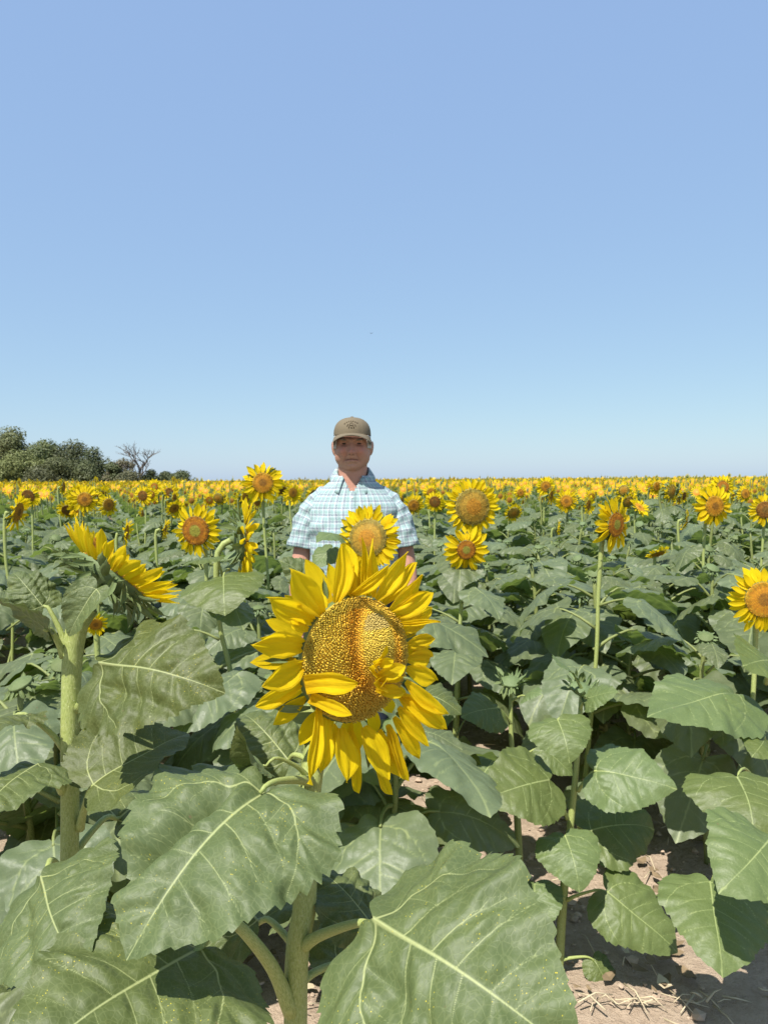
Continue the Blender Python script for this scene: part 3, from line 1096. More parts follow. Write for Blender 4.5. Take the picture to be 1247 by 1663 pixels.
for i, (px, top, wpx, d, ca, cb, lf, lab) in enumerate(TREES):
    rg = random.Random(i * 7 + 1)
    b = ground_at(px, d)
    h = (782 - top) * PXM(d) + CAM_H
    w = wpx * PXM(d)
    low = h < 3.6
    t = empty('bush' if low else 'tree', b, lab, 'bush' if low else 'tree', 'trees of the shelterbelt beyond the field')
    M = Matrix.Translation(b)
    obj('trunk', limb_tree(rg, h * .85, .42, 'bark', 2).mesh('trunk'), t, M)
    obj('crown', crown_geo(rg, h, w, int(9500 * (w / 8) ** 1.2) + 2500, lf * .52, ca, cb).mesh('crown', False), t, M)
# dead tree
b = ground_at(222, 105)
t = empty('dead_tree', b, 'bare grey dead tree with forked leafless branches beside the wood', 'tree', 'trees of the shelterbelt beyond the field')
M = Matrix.Translation(b)
rg = random.Random(21)
g = Geo()


def dead(p, d, L, r, lev):
    q = p + d * L
    mid = (p + q) / 2 + Vector((rg.gauss(0, .07), rg.gauss(0, .07), 0)) * L
    tube([p, mid, q], [r, r * .65], 5 if lev < 2 else 3, 'dead_wood', n=4, g=g, caps=False)
    if lev >= 5:
        return
    for k in range(3 if lev < 4 else 2):
        nd = (d + Vector((rg.gauss(0, .5), rg.gauss(0, .5), rg.gauss(.05, .28)))).normalized()
        dead(p + (q - p) * rg.uniform(.5, 1.0), nd, L * rg.uniform(.6, .85), max(r * .6, .012), lev + 1)


dead(Vector((0, 0, 0)), Vector((.18, 0, 1)).normalized(), 2.3, .22, 0)
zt = max(v[:, 2].max() for v in g.V)
k_ = ((782 - 716) * PXM(105) + CAM_H) / zt
obj('branches', g.mesh('branches'), t, M @ Matrix.Scale(k_, 4), 'stuff')
g = tube([(0, 0, -.1), (.1 * k_, 0, .7 * k_), (.2 * k_, 0, 1.4 * k_)], [.3, .24, .2], 8, 'dead_wood', n=6)
obj('trunk', g.mesh('trunk'), t, M)

# ------------------------------------------------------------------ the man
def loft(rings, ns, mat='plaid', g=None, luv_scale=None, mod=None, power=2.3, keep=None):
    """rings: (z, half width, half depth, centre x, centre y). Closed tube of superellipse sections, top and bottom open."""
    rings = np.array(rings, float)
    V, luv = [], []
    for z, a, b, cx, cy in rings:
        per = 2 * math.pi * math.sqrt((a * a + b * b) / 2)
        for k in range(ns):
            th = 2 * math.pi * k / ns
            c, s = math.cos(th), math.sin(th)
            x = a * math.copysign(abs(c) ** (2 / power), c)
            y = b * math.copysign(abs(s) ** (2 / power), s)
            u = ((th + math.pi / 2 + math.pi) % (2 * math.pi) - math.pi) * .19
            V.append([cx + x, cy + y, z])
            luv.append((u, z, 0))
    V = np.array(V)
    if mod is not None:
        V = mod(V)
    Fc = []
    for i in range(len(rings) - 1):
        for k in range(ns):
            k2 = (k + 1) % ns
            f = (i * ns + k, i * ns + k2, (i + 1) * ns + k2, (i + 1) * ns + k)
            if keep is None or keep(V[list(f)].mean(0)):
                Fc.append(f)
    g = g or Geo()
    return g.add(V, Fc, mat, luv)


def smooth_rings(rows, n):
    return catmull(np.array(rows, float), n)


def head_verts(nu=72, nv=56):
    V = []
    for j in range(nv + 1):
        ph = math.pi * j / nv
        for i in range(nu):
            th = 2 * math.pi * i / nu
            V.append((math.sin(ph) * math.cos(th), math.sin(ph) * math.sin(th), math.cos(ph)))
    D = np.array(V)
    dx, dy, dz = D.T
    sx = np.sign(dx) * np.abs(dx) ** .88
    x, y, z = .080 * sx, .098 * np.sign(dy) * np.abs(dy) ** .9, .116 * np.sign(dz) * np.abs(dz) ** .92
    low = np.clip(-z / .116, 0, 1)
    x = x * (1 - .05 * low ** 2)
    y = np.where(dy > 0, y * (1 - .35 * low), y * (1 - .10 * low ** 2))
    # jowls
    x = x + np.sign(x) * .007 * np.exp(-((z + .06) / .03) ** 2) * sstep(.3, .8, np.abs(dx))
    f = sstep(.15, .55, -dy)
    ax = np.abs(x)
    E = lambda u, s: np.exp(-(u / s) ** 2)
    d = np.zeros(len(x))
    rampz = np.interp(z, [-.042, -.036, -.028, .0, .026, .034], [0, .45, 1, .62, .22, 0])
    d += .025 * E(x, .0125) * rampz
    d += .010 * np.exp(-((ax - .0145) / .007) ** 2 - ((z + .028) / .009) ** 2)
    d += .008 * E(z - .032, .010) * E(x, .055)
    d -= .012 * np.exp(-((ax - .031) / .016) ** 2 - ((z - .014) / .011) ** 2)
    d += .005 * np.exp(-((ax - .031) / .012) ** 2 - ((z - .014) / .006) ** 2)
    d += .004 * np.exp(-((ax - .031) / .013) ** 2 - ((z + .001) / .006) ** 2)
    d += .010 * np.exp(-((ax - .044) / .018) ** 2 - ((z + .022) / .02) ** 2)
    d += .007 * np.exp(-(x / .03) ** 2 - ((z + .054) / .024) ** 2)
    d -= .007 * E(z + .056 + 4.5 * x * x, .0035) * sstep(.034, .026, ax)
    d += .003 * E(z + .050, .004) * E(x, .022) + .004 * E(z + .064, .005) * E(x, .022)
    d -= .005 * E(z + .076, .006) * E(x, .026)
    d += .009 * E(x, .026) * E(z + .096, .016)
    nl = ax - np.interp(z, [-.07, -.028], [.038, .020])
    d -= .0075 * E(nl, .006) * sstep(-.078, -.06, z) * sstep(-.018, -.034, z)
    y = y - 1.55 * d * f
    V = np.stack([x, y, z], 1)
    Fc = [(j * nu + i, (j + 1) * nu + i, (j + 1) * nu + (i + 1) % nu, j * nu + (i + 1) % nu) for j in range(nv) for i in range(nu)]
    return V, Fc


MAN_D = 3.42
mp = P(573, 779, MAN_D)
man_pos = Vector((mp.x, mp.y, 0))
MM = Matrix.Translation(man_pos)
HC = np.array([0, -.018, 1.600])          # centre of the head
man = empty('person', man_pos, 'man standing in the sunflowers wearing a tan cap and light plaid short sleeved shirt', 'person')


def ell(c, r, M=None, nu=16, nv=10):
    V, Fc = [], []
    for j in range(nv + 1):
        for i in range(nu):
            ph, th = math.pi * j / nv, 2 * math.pi * i / nu
            V.append((r[0] * math.sin(ph) * math.cos(th), r[1] * math.sin(ph) * math.sin(th), r[2] * math.cos(ph)))
    for j in range(nv):
        for i in range(nu):
            Fc.append((j * nu + i, (j + 1) * nu + i, (j + 1) * nu + (i + 1) % nu, j * nu + (i + 1) % nu))
    V = np.array(V)
    if M is not None:
        V = V @ np.array(M).T
    return V + np.array(c), Fc


TORSO = [(.86, .165, .11, 0, .01), (.95, .175, .125, 0, .0), (1.05, .185, .14, 0, -.005), (1.17, .185, .135, 0, 0), (1.28, .178, .112, 0, .008),
         (1.345, .160, .092, 0, .014), (1.385, .125, .078, 0, .014), (1.42, .092, .068, 0, .012), (1.46, .066, .064, 0, .008), (1.50, .067, .066, 0, .006), (1.56, .066, .066, 0, .002)]


def body_mesh():
    g = Geo()
    hv, hf = head_verts()
    g.add(hv + HC, hf, 'skin')
    for s in (-1, 1):
        a = R(24) * s
        Rz = np.array(Matrix.Rotation(-a, 3, 'Z') @ Matrix.Rotation(R(8) * s, 3, 'Y'))
        ev, ef = ell((0, 0, 0), (.007, .019, .034), None, 14, 10)
        g.add(ev @ Rz.T + HC + np.array([s * .087, .010, -.004]), ef, 'skin')
        ev, ef = ell((0, 0, 0), (.012, .012, .022))
        g.add(ev + HC + np.array([s * .076, .010, -.008]), ef, 'skin')
    r = smooth_rings(TORSO, 40)
    loft(r, 40, 'skin', g)
    k_ = g.n - 1600
    g.F.append(tuple(range(k_, k_ + 40))[::-1])
    g.F.append(tuple(range(k_ + 1560, k_ + 1600)))
    g.mi += [0, 0]
    n0 = g.n
    # close the torso ends
    ev, ef = ell((0, .01, .87), (.165, .11, .08))
    g.add(ev, ef, 'skin')
    for s in (-1, 1):
        tube([(s * .125, .014, 1.340), (s * .175, .012, 1.300), (s * .214, .01, 1.20), (s * .240, -.006, 1.08), (s * .252, -.045, .95), (s * .238, -.055, .83)],
             [.036, .046, .048, .046, .043, .030], 16, 'skin', n=18, g=g)
        ev, ef = ell((s * .236, -.062, .775), (.017, .040, .052))
        g.add(ev, ef, 'skin')
        for k, (oy, ln) in enumerate(((-.030, .070), (-.010, .080), (.010, .074), (.028, .058))):
            tube([(s * .236, -.062 + oy, .75), (s * .236, -.066 + oy, .735 - ln * .35), (s * .230, -.064 + oy * .9, .735 - ln * .7), (s * .220, -.060 + oy * .85, .735 - ln)],
                 [.0098, .0095, .0088, .007], 8, 'skin', n=8, g=g)
        tube([(s * .234, -.085, .80), (s * .226, -.112, .77), (s * .222, -.118, .735)], [.013, .011, .008], 8, 'skin', n=6, g=g)
        tube([(s * .088, .01, .90), (s * .098, -.005, .70), (s * .10, -.012, .48), (s * .10, .012, .28), (s * .10, .022, .07)], [.088, .078, .056, .052, .036], 16, 'skin', n=16, g=g)
        ev, ef = ell((s * .105, -.035, .045), (.042, .12, .04))
        g.add(ev, ef, 'skin')
    me = g.mesh('body_raw')
    o = bpy.data.objects.new('body_raw', me)
    COL.objects.link(o)
    md = o.modifiers.new('r', 'REMESH')
    md.mode = 'VOXEL'
    md.voxel_size = .0036
    md.use_smooth_shade = True
    sm = o.modifiers.new('s', 'SMOOTH')
    sm.factor = .5
    sm.iterations = 1
    dg = bpy.context.evaluated_depsgraph_get()
    out = bpy.data.meshes.new_from_object(o.evaluated_get(dg))
    bpy.data.objects.remove(o)
    n = len(out.vertices)
    co = np.empty(n * 3)
    out.vertices.foreach_get('co', co)
    co = co.reshape(-1, 3)
    q = co - HC
    ax = np.abs(q[:, 0])
    face = (q[:, 1] < -.03) & (q[:, 2] > -.12)
    E = lambda u, s: np.exp(-(u / s) ** 2)
    c = np.tile(np.array([.50, .255, .18]), (n, 1))

    def put(w, colr):
        w = (w * face)[:, None]
        c[:] = c * (1 - w) + np.array(colr) * w
    put(.5 * np.exp(-((ax - .042) / .02) ** 2 - ((q[:, 2] + .02) / .022) ** 2), (.56, .19, .135))
    put(.5 * np.exp(-(q[:, 0] / .014) ** 2 - ((q[:, 2] + .024) / .014) ** 2), (.57, .20, .15))
    put(.30 * sstep(-.03, -.06, q[:, 2]) * E(q[:, 0], .05), (.48, .30, .23))
    put(.35 * E(ax - np.interp(q[:, 2], [-.07, -.028], [.038, .020]), .004) * sstep(-.08, -.06, q[:, 2]) * sstep(-.016, -.034, q[:, 2]), (.24, .10, .075))  # shade of the nose-to-mouth folds painted into the skin colour
    put(.8 * np.exp(-((ax - .0085) / .0045) ** 2 - ((q[:, 2] + .036) / .003) ** 2), (.10, .04, .03))  # dark of the nostril hollows, painted as colour
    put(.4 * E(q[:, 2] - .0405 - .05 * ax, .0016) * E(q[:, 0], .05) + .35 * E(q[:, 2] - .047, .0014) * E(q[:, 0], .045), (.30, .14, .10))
    put(.7 * E(q[:, 2] + .057 + 4.5 * ax * ax, .006) * sstep(.032, .022, ax), (.33, .12, .095))
    put(.9 * E(q[:, 2] + .0562 + 4.5 * ax * ax, .0024) * sstep(.034, .026, ax), (.10, .04, .03))
    put(.4 * np.exp(-((ax - .031) / .016) ** 2 - ((q[:, 2] - .006) / .007) ** 2), (.28, .13, .095))  # shade in the eye hollows, also put into the colour
    if 'col' in out.attributes:
        out.attributes.remove(out.attributes['col'])
    a = out.attributes.new('col', 'FLOAT_COLOR', 'POINT')
    a.data.foreach_set('color', np.concatenate([c, np.ones((n, 1))], 1).astype(np.float32).ravel())
    out.materials.clear()
    out.materials.append(MAT['skin'])
    out.name = 'body'
    return out


body = obj('body', body_mesh(), man, MM)

HM = MM @ Matrix.Translation(Vector(HC))
for s in (-1, 1):
    V, Fc = ell((s * .031, -.0825, .0135), (.0130, .0045, .0036))
    obj('eye', Geo().add(V, Fc, 'eye_dark').mesh('eye'), man, HM)
    g = Geo()
    V, Fc = ell((0, 0, 0), (.020, .0055, .0042))
    a = np.array(Matrix.Rotation(R(-7 * s), 3, 'Y') @ Matrix.Rotation(R(-14) * -s, 3, 'Z'))
    g.add(V @ a.T + np.array([s * .033, -.0935, .031]), Fc, 'brow_hair')
    obj('eyebrow', g.mesh('eyebrow'), man, HM)

# hair at the temples and round the back of the head, below the cap
g = Geo()
V, Fc = [], []
nu, nv = 60, 12
rgh = np.random.RandomState(3)
for j in range(nv):
    for i in range(nu):
        th = R(-34) + R(248) * i / (nu - 1)                 # from one temple round the back to the other
        f = j / (nv - 1)
        back = sstep(-.2, .9, np.array(math.sin(th)))
        zb = -.006 * (1 - back) - .055 * back
        z = .050 + (zb - .050) * f
        rr = math.sqrt(max(.05, 1 - (z / .122) ** 2))
        k = 1.035 + .012 * rgh.uniform(-1, 1) - .03 * f
        V.append((.0785 * k * rr * math.copysign(abs(math.cos(th)) ** .88, math.cos(th)), .1 * k * rr * math.copysign(abs(math.sin(th)) ** .9, math.sin(th)), z))
Fc = [(j * nu + i, j * nu + i + 1, (j + 1) * nu + i + 1, (j + 1) * nu + i) for j in range(nv - 1) for i in range(nu - 1)]
g.add(V, Fc, 'hair_grey')
hair = obj('hair', g.mesh('hair'), man, HM)
sd = hair.modifiers.new('t', 'SOLIDIFY')
sd.thickness = .008
sd.offset = -1

# cap
g = Geo()
V, Fc = [], []
nu, nv = 72, 22
CR = np.array([.0855, .110, .078])
ZB = .060                                                   # lower edge of the crown above the head's centre


def crown_pt(th, f):
    ph = f * math.pi / 2
    seam = 1 - .012 * math.exp(-(((math.degrees(th) + 30) % 60 - 30) / 3.2) ** 2) * min(1, f * 3)
    r = math.sin(ph) ** .80 * seam
    z = (math.cos(ph) ** .78) * CR[2]
    drop = -.012 * max(0, math.sin(th)) * f - .006 * abs(math.cos(th)) * f
    return np.array([CR[0] * r * math.cos(th), .006 + CR[1] * r * math.sin(th), ZB + z + drop])


for j in range(1, nv + 1):
    for i in range(nu):
        V.append(crown_pt(2 * math.pi * i / nu, j / nv))
V.append(np.array([0, .006, ZB + CR[2]]))
for j in range(nv - 1):
    for i in range(nu):
        i2 = (i + 1) % nu
        Fc.append((j * nu + i, (j + 1) * nu + i, (j + 1) * nu + i2, j * nu + i2))
for i in range(nu):
    Fc.append((len(V) - 1, i, (i + 1) % nu))
front = [f for f in Fc if np.mean([V[k][1] for k in f]) < .0]
back = [f for f in Fc if np.mean([V[k][1] for k in f]) >= .0]
g.add(V, front, 'cap_cloth')
g.add(V, back, 'cap_back')
cap = obj('cap', g.mesh('cap'), man, HM)
V, Fc = ell((0, .006, ZB + CR[2] + .001), (.007, .007, .004))
obj('top_button', Geo().add(V, Fc, 'cap_cloth').mesh('top_button'), cap, HM)


def brim(off, mat, gg):
    V, Fc = [], []
    na, nr = 41, 9
    for j in range(nr):
        r = j / (nr - 1)
        for i in range(na):
            a = -1 + 2 * i / (na - 1)
            th = -math.pi / 2 + a * R(74)
            e = crown_pt(th, .985) * np.array([1.012, 1.012, 1])
            out = .074 * max(0, 1 - abs(a) ** 2.6) ** .55
            x = e[0] + .010 * r * a
            y = e[1] - out * r
            z = ZB - .002 - r * .018 * max(0, 1 - abs(a) ** 3) - .050 * a * a * (.30 + .70 * r) + .006 * r * (1 - a * a) + off
            V.append((x, y, z))
    for j in range(nr - 1):
        for i in range(na - 1):
            f = (j * na + i, j * na + i + 1, (j + 1) * na + i + 1, (j + 1) * na + i)
            Fc.append(f if off < 0 else f[::-1])
    gg.add(V, Fc, mat)


g = Geo()
brim(.0016, 'cap_cloth', g)
brim(-.0016, 'under_brim', g)
# rim edge
na = 41
eV, eF = [], []
A, B = g.V[0][-na:], g.V[1][-na:]
g.add(np.concatenate([A, B]), [(i, i + 1, na + i + 1, na + i) for i in range(na - 1)], 'cap_cloth')
obj('brim', g.mesh('brim'), cap, HM)

# embroidered arch with a badge beneath it, raised on the cap front
g = Geo()


def on_cap(u, v):
    """u: metres sideways, v: metres above the brim seam, on the crown front."""
    f = 1 - v / .135
    th = -math.pi / 2 + u / (.108 * max(.3, math.sin(f * math.pi / 2)))
    return crown_pt(th, f) * np.array([1.012, 1.015, 1.0])


pts = [on_cap(u, .058 - (u / .040) ** 2 * .016) for u in np.linspace(-.040, .040, 15)]
for i in range(0, 14):
    if i % 2 == 0:
        tube([pts[i], pts[i + 1]], [.0030, .0030], 5, 'emblem', g=g)
for u0, v0, u1, v1 in ((-.014, .018, -.005, .046), (-.005, .046, .006, .046), (.006, .046, .014, .018), (-.010, .031, .010, .031), (-.004, .020, .004, .020), (-.016, .040, -.024, .028), (.017, .040, .024, .028)):
    tube([on_cap(u0 + (u1 - u0) * t, v0 + (v1 - v0) * t) for t in np.linspace(0, 1, 5)], [.0022, .0022], 5, 'emblem', g=g)
obj('emblem', g.mesh('emblem'), cap, HM, 'stuff')

# shirt
SH = [(.93, .196, .150, 0, 0), (1.00, .203, .163, 0, -.008), (1.08, .206, .166, 0, -.010), (1.16, .204, .156, 0, -.006), (1.25, .204, .142, 0, .0), (1.32, .206, .126, 0, .006),
      (1.362, .192, .112, 0, .010), (1.395, .166, .098, 0, .012), (1.425, .132, .088, 0, .012), (1.450, .100, .076, 0, .012), (1.470, .078, .070, 0, .012)]


def wrinkle(V):
    x, y, z = V.T
    w = .0035 * np.sin(26 * x + 17 * z + 3 * np.sin(9 * z)) + .003 * np.sin(31 * z - 14 * x + 2 * np.sin(12 * x)) + .0025 * np.sin(60 * z + 22 * x)
    w = w * sstep(1.46, 1.36, z)
    # folds gathered toward the armpits
    ap = np.exp(-((np.abs(x) - .17) / .06) ** 2 - ((z - 1.24) / .08) ** 2)
    w = w + ap * .006 * np.sin(70 * (z + np.abs(x) * .8))
    c = np.stack([x, y - .005, np.zeros_like(z)], 1)
    c /= np.linalg.norm(c, axis=1)[:, None] + 1e-9
    return V + c * w[:, None]


VZ = 1.392
shirt_g = loft(smooth_rings(SH, 90), 120, 'plaid', None, None, wrinkle, 2.35,
               lambda m: not (m[1] < 0 and m[2] > VZ and abs(m[0]) < (m[2] - VZ) * .58 + .002))
shirt = obj('shirt', shirt_g.mesh('shirt'), man, MM)
sd = shirt.modifiers.new('t', 'SOLIDIFY')
sd.thickness = .0025


def shirt_front(x, z, out=.004):
    """Point on the shirt front at (x, z)."""
    rr = smooth_rings(SH, 90)
    a = np.interp(z, rr[:, 0], rr[:, 1])
    b = np.interp(z, rr[:, 0], rr[:, 2])
    cy = np.interp(z, rr[:, 0], rr[:, 4])
    yy = b * max(0, 1 - abs(x / a) ** 2.35) ** (1 / 2.35)
    v = wrinkle(np.array([[x, cy - yy, z]]))[0]
    return v + np.array([0, -out, 0])


for s in (-1, 1):
    path = catmull([(s * .115, .012, 1.392), (s * .160, .012, 1.350), (s * .192, .010, 1.300), (s * .216, .006, 1.24), (s * .228, .0, 1.17), (s * .233, -.003, 1.138)], 40)
    g = tube(path, [.040, .052, .061, .064, .068, .073], 40, 'plaid', caps=False)
    V = g.V[0]
    L = g.luv[0]
    seg = np.arange(len(V)) // 40
    a_ = 2 * math.pi * (np.arange(len(V)) % 40) / 40
    f_ = seg / 39.0
    w = .004 * np.sin(a_ * 3 + f_ * 14 * s) * f_ + .003 * np.sin(a_ * 5 - f_ * 22) + .0035 * np.sin(f_ * 34 + np.sin(a_) * 2) * (1 - .5 * f_)
    c = V - np.repeat(path, 40, axis=0)
    V += c / (np.linalg.norm(c, axis=1)[:, None] + 1e-9) * w[:, None]
    ll = np.minimum(a_, 2 * math.pi - a_)
    g.luv[0] = np.stack([a_ * .08, L[:, 1] / 10.0, np.zeros(len(V))], 1)
    sl = obj('sleeve', g.mesh('sleeve'), shirt, MM)
    sd = sl.modifiers.new('t', 'SOLIDIFY')
    sd.thickness = .003
    # collar leaf: stands behind the neck, folds over and runs to a point in front
    na, nr = 26, 9
    V, L = [], []
    for i in range(na):
        t = i / (na - 1)
        th = R(90) - s * R(90) + (s * R(90) - s * R(172)) * t if False else (R(90) - s * R(t * 152))
        ct, st = math.cos(th), math.sin(th)
        fr = sstep(.45, 1.0, np.array(t))
        zt = 1.512 - .050 * fr - .016 * max(0, -st) * (1 - fr)
        rin = np.array([.068 + .006 * fr, .070 + .012 * fr])
        drop = .040 + .034 * float(sstep(.6, 1, np.array(t)))
        for j in range(nr):
            q = j / (nr - 1)
            if q < .35:                                     # stand
                k = q / .35
                z = zt - .034 * (1 - k)
                r = rin + np.array([.002, .002]) * k
            else:                                           # fall
                k = (q - .35) / .65
                z = zt + .003 * math.sin(k * 3) - drop * k
                r = rin + np.array([.006 + .026 * k, .006 + .024 * k])
            side = -s * .010 * fr * max(0, (q - .35) / .65)
            V.append((r[0] * ct * (1 if q < .35 else 1) - side, .010 + r[1] * st, z))
            L.append((t * .23 + .005, z, 0))
    Fc = [(i * nr + j, (i + 1) * nr + j, (i + 1) * nr + j + 1, i * nr + j + 1) for i in range(na - 1) for j in range(nr - 1)]
    co = obj('collar', Geo().add(V, Fc, 'plaid', L).mesh('collar'), shirt, MM)
    sd = co.modifiers.new('t', 'SOLIDIFY')
    sd.thickness = .003

# placket, buttons, pocket
V, L = [], []
zs = np.linspace(.95, VZ + .004, 60)
for z in zs:
    for x in (-.017, -.015, .015, .017):
        p = shirt_front(x, z, .0045 if abs(x) < .016 else .001)
        V.append(p)
        L.append((x * 1.0 + .006, z, 0))
Fc = [(i * 4 + k, i * 4 + k + 1, i * 4 + 5 + k, i * 4 + 4 + k) for i in range(59) for k in range(3)]
obj('placket', Geo().add(V, Fc, 'plaid', L).mesh('placket'), shirt, MM)
bm = None
for z in (1.372, 1.29, 1.205, 1.12, 1.035):
    p = shirt_front(0, z, .0065)
    V, Fc = ell((0, 0, 0), (.0055, .002, .0055), None, 10, 6)
    if bm is None:
        bm = Geo().add(V, Fc, 'button').mesh('button')
    obj('button', bm, shirt, MM @ Matrix.Translation(Vector(p)))
V, L = [], []
n_ = 14
for i in range(n_):
    for k in range(n_):
        x = .048 + .098 * k / (n_ - 1)
        z = 1.305 - .118 * i / (n_ - 1)
        if i > n_ - 4:
            z += .004 * abs(k - 6.5) / 6.5 * (i - n_ + 4) / 3
        edge = i in (0, n_ - 1) or k in (0, n_ - 1)
        V.append(shirt_front(x, z, .001 if edge and i else .006))
        L.append((x * 1.02 + .004, z + .003, 0))
Fc = [(i * n_ + k, (i + 1) * n_ + k, (i + 1) * n_ + k + 1, i * n_ + k + 1) for i in range(n_ - 1) for k in range(n_ - 1)]
po = obj('pocket', Geo().add(V, Fc, 'plaid', L).mesh('pocket'), shirt, MM)
# dark case in the pocket
p = shirt_front(.098, 1.309, .004)
g = Geo()
V, Fc = ell((0, 0, 0), (.019, .004, .030), None, 12, 8)
g.add(V, Fc, 'dark_case')
cs = obj('eyeglass_case', g.mesh('eyeglass_case'), None, MM @ Matrix.Translation(Vector(p) + Vector((0, .003, -.018))) @ Matrix.Rotation(R(12), 4, 'Y'))
tag(cs, 'slim dark case tucked in the chest pocket of the plaid shirt', 'case')

# trousers and boots
g = Geo()
r = smooth_rings([(.80, .17, .125, 0, .01), (.86, .182, .13, 0, .008), (.93, .186, .136, 0, .002), (1.0, .188, .146, 0, -.005)], 12)
loft(r, 32, 'denim', g)
for s in (-1, 1):
    tube([(s * .088, .01, .88), (s * .098, -.003, .70), (s * .102, -.008, .48), (s * .102, .012, .28), (s * .103, .018, .05)], [.10, .092, .072, .068, .066], 18, 'denim', n=20, g=g)
obj('jeans', g.mesh('jeans'), man, MM)
for s in (-1, 1):
    g = Geo()
    V, Fc = ell((s * .106, -.045, .045), (.05, .14, .05))
    V[:, 2] = np.maximum(V[:, 2], .0)
    g.add(V, Fc, 'leather')
    tube([(s * .103, .02, .03), (s * .103, .02, .16)], [.055, .052], 14, 'leather', g=g)
    obj('boot', g.mesh('boot'), man, MM)

# ------------------------------------------------------------------ sunflowers placed one by one
GROUP = 'sunflower plants of the field'
OCC = []                                                    # ground spots already taken: x, y, radius
SPEC = 'sunflower'


def new_plant(base, label, r=.28):
    OCC.append((base[0], base[1], r))
    return empty('sunflower_plant', Vector((base[0], base[1], 0)), label, SPEC, GROUP)


def hairs(path, rad, n, seed, ln=.004):
    """Short fuzz standing on a stem."""
    rg = np.random.RandomState(seed)
    c = catmull(path, 60)
    rr = np.interp(np.linspace(0, 1, 60), np.linspace(0, 1, len(rad)), rad)
    tg = np.gradient(c, axis=0)
    V, Fc = [], []
    for i in range(n):
        f = rg.uniform(0, 58.9)
        k = int(f)
        p = c[k] + (c[k + 1] - c[k]) * (f - k)
        t = tg[k] / np.linalg.norm(tg[k])
        d = rg.normal(size=3)
        d -= t * d.dot(t)
        d /= np.linalg.norm(d)
        side = np.cross(t, d) * .00016
        a = p + d * rr[k] * .98
        b = p + d * (rr[k] + ln * rg.uniform(.5, 1.2)) + rg.normal(size=3) * .0008
        V += [a - side, a + side, b]
        Fc.append((3 * i, 3 * i + 1, 3 * i + 2))
    return Geo().add(V, Fc, 'fuzz')


def close_leaf(root, J, T, N, var, stalk=None, rad=(.006, .004), sx=1.0, lib=None, bend=.25, young=False):
    """One leaf of a near plant; J joint and T tip as (px, py, depth), stalk the point (px, py, depth) where its stalk leaves the stem."""
    me, tip = (lib or CLOSE_ME)[var]
    Jw, Tw = P(*J), P(*T)
    M = align(tip, Jw, Tw, N, sx)
    o = obj('leaf', me, root, M)
    if stalk is not None:
        S = P(*stalk)
        mid = S.lerp(Jw, .5) + Vector((0, 0, (Jw - S).length * bend))
        into = Jw + (Tw - Jw).normalized() * (Tw - Jw).length * .05
        g = tube([S, S.lerp(mid, .55) + Vector((0, 0, .0)), mid.lerp(Jw, .5) + Vector((0, 0, (Jw - S).length * bend * .25)), Jw, into], [rad[0] * 1.35, rad[0], (rad[0] + rad[1]) / 2, rad[1], rad[1] * .6], 10, 'stem', n=14)
        obj('petiole', g.mesh('petiole'), o, Matrix.Identity(4))
    return o


def plain_stem(root, path, radii, fuzz=0, seed=1, ns=12):
    g = tube(path, radii, ns, 'stem', ridge=.05, n=40)
    st = obj('stem', g.mesh('stem'), root, Matrix.Identity(4))
    if fuzz:
        obj('fuzz', hairs(path, radii, fuzz, seed).mesh('fuzz', False), st, Matrix.Identity(4), 'stuff')
    return st


# ---- the big flower in front
HD = .92
hc = P(578, 1070, HD)
hn = head_dir(36, 2)
HRAD = 101 / F * HD
HMx = head_M(hc, hn, 1.0)
hz = hn
base = P(478, 1660, .93)
hero = new_plant((base.x, base.y), 'closest sunflower with the largest open bloom, curled petals folded over its seed disc', .3)
neck = [Vector((base.x, base.y, -.02)), P(480, 1660, .93), P(494, 1480, .93), P(501, 1300, .955), P(512, 1200, .985), hc - hn * .10 + Vector((-.012, .0, -.035)), hc - hn * .055]
plain_stem(hero, neck, [.0140] * 9 + [.0150, .0190], 2600, 3)
head = obj('flower_head', CUP_ME, hero, HMx @ Matrix.Scale(HRAD, 4) @ Matrix.Diagonal((1, 1, .8, 1)))


